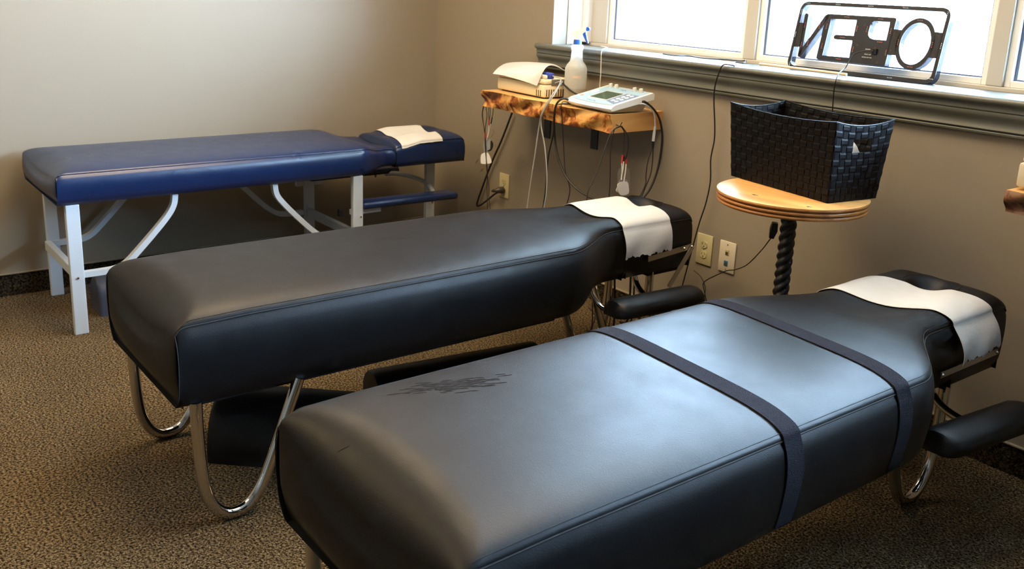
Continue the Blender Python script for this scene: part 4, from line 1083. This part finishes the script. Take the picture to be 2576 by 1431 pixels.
shapes = [('outer_frame', [rrect(0, 0, 0.562, 0.243, 0.030), rrect(0.0125, 0.0125, 0.5495, 0.2305, 0.019)]),
          ('letter_o', [ell(0.467, 0.1235, 0.066, 0.0835), ell(0.467, 0.1235, 0.052, 0.068)]),
          ('letters_p_and_e', [rrect(0.114, 0.043, 0.382, 0.203, 0.008), hE, hP]),
          ('letter_n', [stroke((0.034, 0.193), (0.043, 0.053), 0.0075)]),
          ('letter_n', [stroke((0.044, 0.052), (0.117, 0.192), 0.0085)]),
          ('bridge', [[(0.525, 0.165), (0.553, 0.165), (0.553, 0.083), (0.525, 0.083)]]),
          ('bridge', [[(0.378, 0.165), (0.408, 0.165), (0.408, 0.081), (0.378, 0.081)]]),
          ('bridge', [[(0.009, 0.166), (0.034, 0.166), (0.040, 0.080), (0.009, 0.080)]])]
for nm, ps in shapes:
    poly_mesh(nm, ps, 0.004, M['black_plastic'], sgn, SF, 0.0)
for nm, ps in shapes[:5]:
    poly_mesh('acrylic_rim', ps, 0.024, M['acrylic'], sgn, SF, 0.0042)
def S3(a, b, off=0.0): return so + su * a + svv * b + sn * off
lw, lr = MB(), MB()
def leds(mb, a, b, vert):
    for k in range(4):
        d = (k - 1.5) * 0.0052
        p = S3(a + (0 if vert else d), b + (d if vert else 0), -0.0006); mb.tube([p, p + sn * 0.001], 0.0010, 6)
for (a, b, v) in [(0.151, 0.2365, 0), (0.2776, 0.2365, 0), (0.404, 0.2365, 0), (0.551, 0.222, 1), (0.556, 0.123, 1), (0.549, 0.017, 0), (0.410, 0.0065, 0), (0.157, 0.0065, 0), (0.012, 0.017, 1), (0.006, 0.123, 1), (0.008, 0.205, 1), (0.028, 0.2365, 0)]: leds(lw, a, b, v)
for (a, b, v) in [(0.036, 0.159, 1), (0.0405, 0.089, 1), (0.098, 0.158, 1), (0.066, 0.096, 1), (0.126, 0.159, 1), (0.126, 0.091, 1), (0.197, 0.1955, 0), (0.2465, 0.159, 1), (0.250, 0.088, 1), (0.199, 0.125, 0), (0.3255, 0.1955, 0), (0.2845, 0.159, 1), (0.343, 0.120, 0), (0.372, 0.159, 1), (0.374, 0.087, 1), (0.408, 0.124, 1), (0.526, 0.124, 1), (0.465, 0.199, 0), (0.470, 0.048, 0), (0.203, 0.051, 0)]: leds(lr, a, b, v)
o = lw.build('white_leds', M['led_white'], sgn); o['kind'] = 'stuff'; o = lr.build('red_leds', M['led_red'], sgn); o['kind'] = 'stuff'
for (tx, a, b) in (('POWER', 0.297, 0.0905), ('SYNC LED', 0.298, 0.0735), ('MODE OFF ON', 0.291, 0.0635)):
    text_mesh('printing', tx, 0.0055, M['knob'], sgn, (S3(a, b), su, svv, sn * -1), 0.0004)
MB().box(-0.008, 0.008, -0.004, 0.004, -0.009, 0.009, 0.001, m=Matrix.Translation(S3(0.335, 0.087, -0.003))).build('socket', M['black_plastic'], sgn, smooth=False)
for k in range(9):
    a, b = [(0.297, 0.178 - 0.0), (0.272, 0.172), (0.262, 0.104), (0.331, 0.100), (0.391, 0.150), (0.390, 0.095), (0.541, 0.152), (0.539, 0.093), (0.352, 0.052)][k]
    p = S3(a, b, -0.0004); MB().tube([p, p + sn * 0.001], 0.0032, 10).build('screw_hole', M['slot'], sgn)
for a0, a1 in ((0.091, 0.117), (0.452, 0.480)):
    MB().tube([S3((a0 + a1) / 2 + (a1 - a0) / 2 * math.cos(q), 0.242 + 0.014 * math.sin(q), 0.002) for q in [PI * i / 12 for i in range(13)]], 0.0008, 6).build('hanging_loop', M['steel'], sgn)
# sign cord
cord([S3(0.333, 0.086, -0.008), S3(0.318, 0.086, -0.016), S3(0.285, 0.066, -0.04)] + [at(2127, 170, 1, 0.06), at(2113, 182, 1, 0.0), at(2105, 196, 1, -0.055), at(2099, 220, 1, -0.058), at(2096, 250, 1, -0.052), at(2094, 285, 1, -0.045), at(2092, 340, 1, -0.04)], 0.0021, M['cord_black'], 'black cord running from OPEN sign over sill down behind basket')
# stick on the sill
o = MB().tube([Vector((2.020, 0.112, 1.1035)), Vector((2.405, 0.083, 1.1035))], 0.0052, 12).build('wooden_stick', M['dowel'], loc=(2.2, 0.1, 1.103)); tag(o, 'thin pale wooden stick on sill in front of OPEN sign', 'stick')
# black cable on the sill that drops to the floor
def on_sill(u, v):
    p = at(u, v, 2, 1.1005)
    return p if p.y < 0.175 else at(u, v, 1, 0.175)
cord([on_sill(1668, 136), on_sill(1700, 140), on_sill(1735, 141), on_sill(1775, 147), on_sill(1820, 149), on_sill(1862, 153), on_sill(1876, 152), on_sill(1872, 158), on_sill(1848, 157), Vector((2.02, -0.03, 1.1010)), at(1820, 163, 1, -0.058), at(1808, 185, 1, -0.062), at(1799, 215, 1, -0.055), at(1796, 250, 1, -0.045), at(1798, 310, 1, -0.035), at(1797, 352, 1, -0.03), at(1788, 400, 1, -0.03), at(1787, 455, 1, -0.03), at(1776, 510, 1, -0.03), at(1758, 565, 1, -0.03), at(1735, 650, 1, -0.03), at(1712, 735, 1, -0.03)], 0.0028, M['cord_black'], 'black cable lying on sill then dropping down the wall to floor', n=6)
# white cord
cord([Vector((1.10, 0.16, 1.0990)), at(1528, 120, 1, 0.02), at(1517, 124, 1, -0.035), at(1513, 132, 1, -0.055), at(1512, 160, 1, -0.054), at(1511, 190, 1, -0.05), at(1509, 215, 1, -0.045), at(1508, 250, 1, -0.04)], 0.0017, M['cord_white'], 'thin white blind cord hanging over left end of sill')
# power adapter and its wire behind the pedestal post
ad = thing('power_adapter', at(1942, 590, 1, -0.30), 'black adapter hanging behind twisted post with thin wire', 'adapter')
MB().tube([at(1950, 560, 1, -0.30), at(1946, 578, 1, -0.30), at(1940, 598, 1, -0.30)], [0.012, 0.016, 0.010], 4).build('adapter_body', M['black_plastic'], ad)
MB().tube(spline([at(1940, 598, 1, -0.30), at(1915, 630, 1, -0.22), at(1880, 665, 1, -0.12), at(1850, 678, 1, -0.05), at(1828, 681, 1, -0.03), at(1800, 693, 1, -0.025), at(1780, 703, 1, -0.025), at(1769, 714, 1, -0.025), at(1772, 733, 1, -0.025), at(1778, 760, 1, -0.02)], 8), 0.0020, 7).build('wire', M['cord_black'], ad)
cord(atl(-0.02, (1745, 680), (1762, 695), (1772, 715), (1774, 735), (1766, 775)), 0.0016, M['cord_black'], 'thin black wire on wall below ivory double outlet', 'wire', 'cord')
cord([at(1480, 772, 2, 0.002), at(1492, 786, 2, 0.002), at(1497, 795, 2, 0.002), at(1491, 815, 2, 0.002), at(1480, 840, 2, 0.002)], 0.0022, M['cord_black'], 'thin black wire on carpet below middle headrest', 'wire', 'cord')
